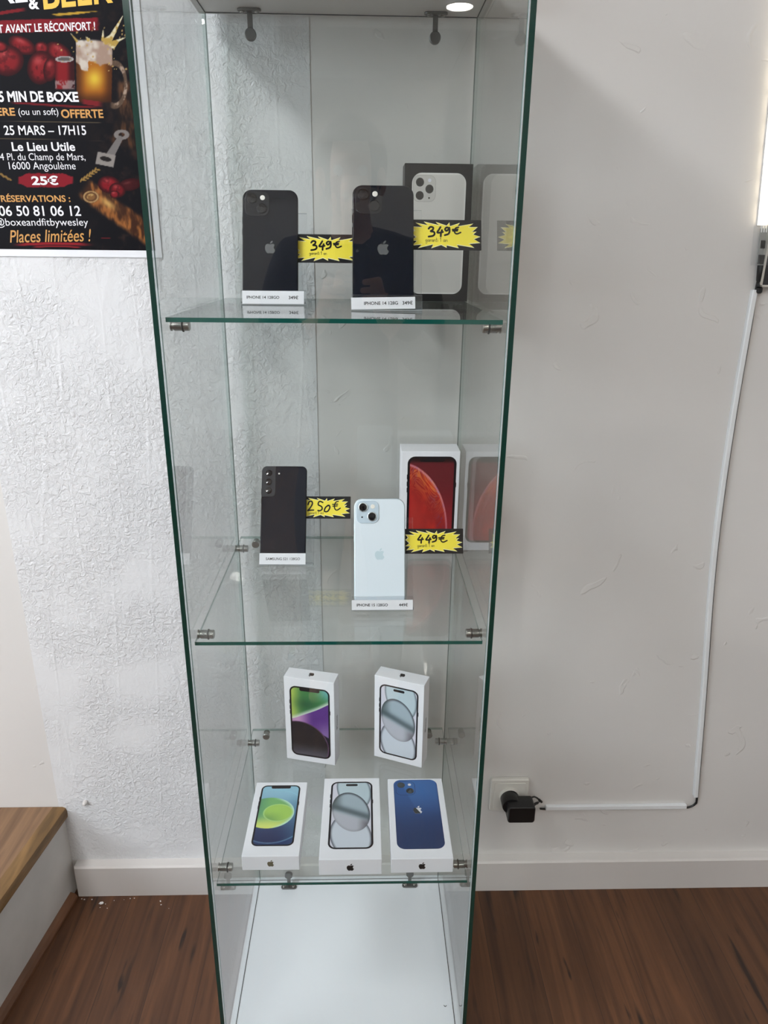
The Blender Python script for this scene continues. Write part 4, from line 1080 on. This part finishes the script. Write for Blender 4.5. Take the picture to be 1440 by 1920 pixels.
# ------------------------------------------------------------------ the photographer, seen as a dark reflection in the panes
ex_ = -Rv
P0 = CAM - F * .0085 + ex_ * .0255 - Uv * .1400
mwp = Matrix(((ex_.x, Uv.x, F.x, P0.x), (ex_.y, Uv.y, F.y, P0.y), (ex_.z, Uv.z, F.z, P0.z), (0, 0, 0, 1)))
smartphone(0, 0, 0, 0, 0, .0760, .1550, 'black phone held up by the person facing the cabinet', M['phone_black'], M['phone_rim_black'], M['island_black'], M['lens_ring'], M['emb_grey'], mw=mwp, group=None)
PC = P0 + Uv * .0775 - F * .004

def skinned(name, V, E_, m, parent, sub=2, off=0.0):
    """V: name -> (point, rx, ry); E_: pairs; first key is the root"""
    keys = list(V); me = bpy.data.meshes.new(name)
    me.from_pydata([tuple(V[k][0]) for k in keys], [(keys.index(a), keys.index(b)) for a, b in E_], [])
    o = bpy.data.objects.new(name, me); COL.objects.link(o)
    sk = o.modifiers.new('skin', 'SKIN'); sk.use_smooth_shade = True; sk.branch_smoothing = .4
    sb = o.modifiers.new('sub', 'SUBSURF'); sb.levels = sub; sb.render_levels = sub
    for i, k in enumerate(keys):
        d = me.skin_vertices[0].data[i]; d.radius = (V[k][1] + off, V[k][2] + off); d.use_root = (i == 0)
    bpy.context.view_layer.update()
    me2 = bpy.data.meshes.new_from_object(o.evaluated_get(bpy.context.evaluated_depsgraph_get()))
    bpy.data.objects.remove(o)
    return obj(name, me2, m, parent, smooth=False)
PY = -1.13
person = thing('person', 'person in dark jacket and trousers photographing the cabinet, seen only as a reflection', 'person', Vector((0, PY, 0)))
person_inv = Matrix.Translation((0, -PY, 0))
def W(x, y, z): return person_inv @ Vector((x, y, z))
def Wp(a, b, c): return person_inv @ (PC + Rv * a + Uv * b + F * c)
torso = {'pelvis': (W(0, PY, .83), .105, .080), 'waist': (W(0, PY + .005, .98), .098, .074), 'chest': (W(0, PY + .0, 1.16), .135, .095), 'upper': (W(0, PY + .005, 1.305), .11, .070),
         'neck': (W(0, PY + .035, 1.395), .046, .048)}
head = {'jaw': (W(0, PY + .075, 1.432), .052, .060), 'face': (W(0, PY + .085, 1.495), .066, .080), 'crown': (W(0, PY + .080, 1.560), .062, .076), 'top': (W(0, PY + .072, 1.605), .035, .042),
        'nose': (W(0, PY + .172, 1.478), .010, .012)}
arms = {}; aE = []
hands = {}; hE = []
for s, n in ((1, 'R'), (-1, 'L')):
    arms.update({n + 'sh': (W(s * .150, PY - .0, 1.325), .058, .058), n + 'ua': (W(s * .190, PY + .02, 1.18), .045, .045), n + 'el': (W(s * .195, PY + .075, 1.06), .039, .039),
                 n + 'fa': (W(s * .150, PY + .165, 1.12), .037, .037)})
    hands.update({n + 'wr': (Wp(s * .078, -.135, -.075), .025, .021), n + 'pa': (Wp(s * .064, -.075, -.034), .022, .024), n + 'kn': (Wp(s * .056, -.030, -.012), .018, .026)})
    aE += [('upper', n + 'sh'), (n + 'sh', n + 'ua'), (n + 'ua', n + 'el'), (n + 'el', n + 'fa')]
    hE += [(n + 'fa', n + 'wr'), (n + 'wr', n + 'pa'), (n + 'pa', n + 'kn')]
    for i, (b0, ln) in enumerate(((-.002, .030), (-.021, .034), (-.040, .031), (-.058, .024))):
        hands.update({f'{n}f{i}a': (Wp(s * .058, b0 + .003, .002), .0090, .0090), f'{n}f{i}b': (Wp(s * .049, b0 + .004, .0150), .0084, .0084), f'{n}f{i}c': (Wp(s * (.049 - ln), b0 + .002, .0150), .0072, .0072)})
        hE += [(n + 'kn' if i < 2 else n + 'pa', f'{n}f{i}a'), (f'{n}f{i}a', f'{n}f{i}b'), (f'{n}f{i}b', f'{n}f{i}c')]
    hands.update({n + 'ta': (Wp(s * .052, -.050, -.030), .0115, .0115), n + 'tb': (Wp(s * .038, -.022, -.0190), .0098, .0098), n + 'tc': (Wp(s * .022, -.002, -.0145), .0080, .0080)})
    hE += [(n + 'pa', n + 'ta'), (n + 'ta', n + 'tb'), (n + 'tb', n + 'tc')]
legs = {}; lE = []
for s, n in ((1, 'R'), (-1, 'L')):
    legs.update({n + 'hip': (W(s * .088, PY, .74), .080, .080), n + 'th': (W(s * .095, PY + .01, .62), .075, .075), n + 'knee': (W(s * .10, PY + .012, .445), .055, .055), n + 'calf': (W(s * .102, PY - .01, .31), .050, .052), n + 'ank': (W(s * .105, PY - .015, .085), .034, .036), n + 'toe': (W(s * .118, PY + .115, .036), .036, .022)})
    lE += [('pelvis', n + 'hip'), (n + 'hip', n + 'th'), (n + 'th', n + 'knee'), (n + 'knee', n + 'calf'), (n + 'calf', n + 'ank'), (n + 'ank', n + 'toe')]
tE = [('pelvis', 'waist'), ('waist', 'chest'), ('chest', 'upper'), ('upper', 'neck')]
hdE = [('neck', 'jaw'), ('jaw', 'face'), ('face', 'crown'), ('crown', 'top'), ('face', 'nose')]
M['skin'] = mat('skin', rgb(206, 160, 136), rough=.5); M['jacket'] = noisy(mat('dark_jacket', rough=.85), rgb(34, 34, 40), .3, 30)
M['jeans'] = noisy(mat('dark_trousers', rough=.9), rgb(36, 40, 54), .3, 60); M['hair'] = noisy(mat('dark_hair', rough=.6), rgb(36, 26, 20), .4, 50, stretch=(3, 3, .5)); M['shoe'] = mat('black_shoe', rgb(18, 18, 20), rough=.5)
blegs = dict(legs)
for n in 'RL':
    blegs[n + 'hip'] = (legs[n + 'hip'][0], .062, .062); blegs[n + 'th'] = (legs[n + 'th'][0], .066, .066)
body = skinned('body', {**torso, **head, **arms, **hands, **blegs}, tE + hdE + aE + hE + lE, M['skin'], person)
jv = {**torso, **arms}; jv['pelvis'] = (W(0, PY, .80), .138, .112); jv['waist'] = (W(0, PY, .98), .118, .092); jv['neck'] = (W(0, PY + .030, 1.385), .044, .046)
for n in 'RL':
    a, b = arms[n + 'fa'][0], hands[n + 'wr'][0]; jv[n + 'cuff'] = (a + (b - a) * .78, .029, .029)
skinned('jacket', jv, tE + aE + [('Rfa', 'Rcuff'), ('Lfa', 'Lcuff')], M['jacket'], person, off=.012)
lv = {'belt': (W(0, PY, .93), .110, .085), 'pelvis': (W(0, PY, .84), .112, .090)}; lv.update({k: v for k, v in legs.items() if 'toe' not in k})
skinned('trousers', lv, [('belt', 'pelvis')] + [e for e in lE if e[1][1:] != 'toe'], M['jeans'], person, off=.010)
for n in 'RL':
    a = legs[n + 'ank'][0]; tt = legs[n + 'toe'][0]
    skinned('shoe', {'heel': (Vector((a.x, a.y - .025, .042)), .040, .040), 'mid': (Vector((a.x, a.y + .05, .040)), .042, .036), 'toe': (Vector((tt.x, tt.y + .025, .032)), .040, .028)}, [('heel', 'mid'), ('mid', 'toe')], M['shoe'], person)
bm = bmesh.new()
bmesh.ops.create_uvsphere(bm, u_segments=28, v_segments=18, radius=1.0)
for v in bm.verts: v.co = Vector((v.co.x * .088, v.co.y * .104, v.co.z * .105)) + W(0, PY + .062, 1.530)
bmesh.ops.delete(bm, geom=[v for v in bm.verts if v.co.y > W(0, PY + .105, 0).y and v.co.z < 1.565 or v.co.z < 1.445], context='VERTS')
obj('hair', bm, M['hair'], person, smooth=True)
for s in (-1, 1):
    bm = bmesh.new(); bmesh.ops.create_uvsphere(bm, u_segments=14, v_segments=10, radius=.0115, matrix=Matrix.Translation(W(s * .028, PY + .148, 1.507)))
    obj('eye', bm, mat('eye_white', rgb(226, 222, 216), rough=.2), person, smooth=True)
    bm = bmesh.new(); bmesh.ops.create_uvsphere(bm, u_segments=14, v_segments=10, radius=1, matrix=Matrix.Translation(W(s * .073, PY + .075, 1.49)) @ Matrix.Diagonal((.012, .020, .032, 1)))
    obj('ear', bm, M['skin'], person, smooth=True)
obj('mouth', slabm(.044, .010, .005, -.004, .004, .002), mat('lips', rgb(158, 92, 84), rough=.5), person).matrix_local = Matrix.Translation(W(0, PY + .140, 1.445)) @ Matrix.Rotation(PI / 2, 4, 'X')
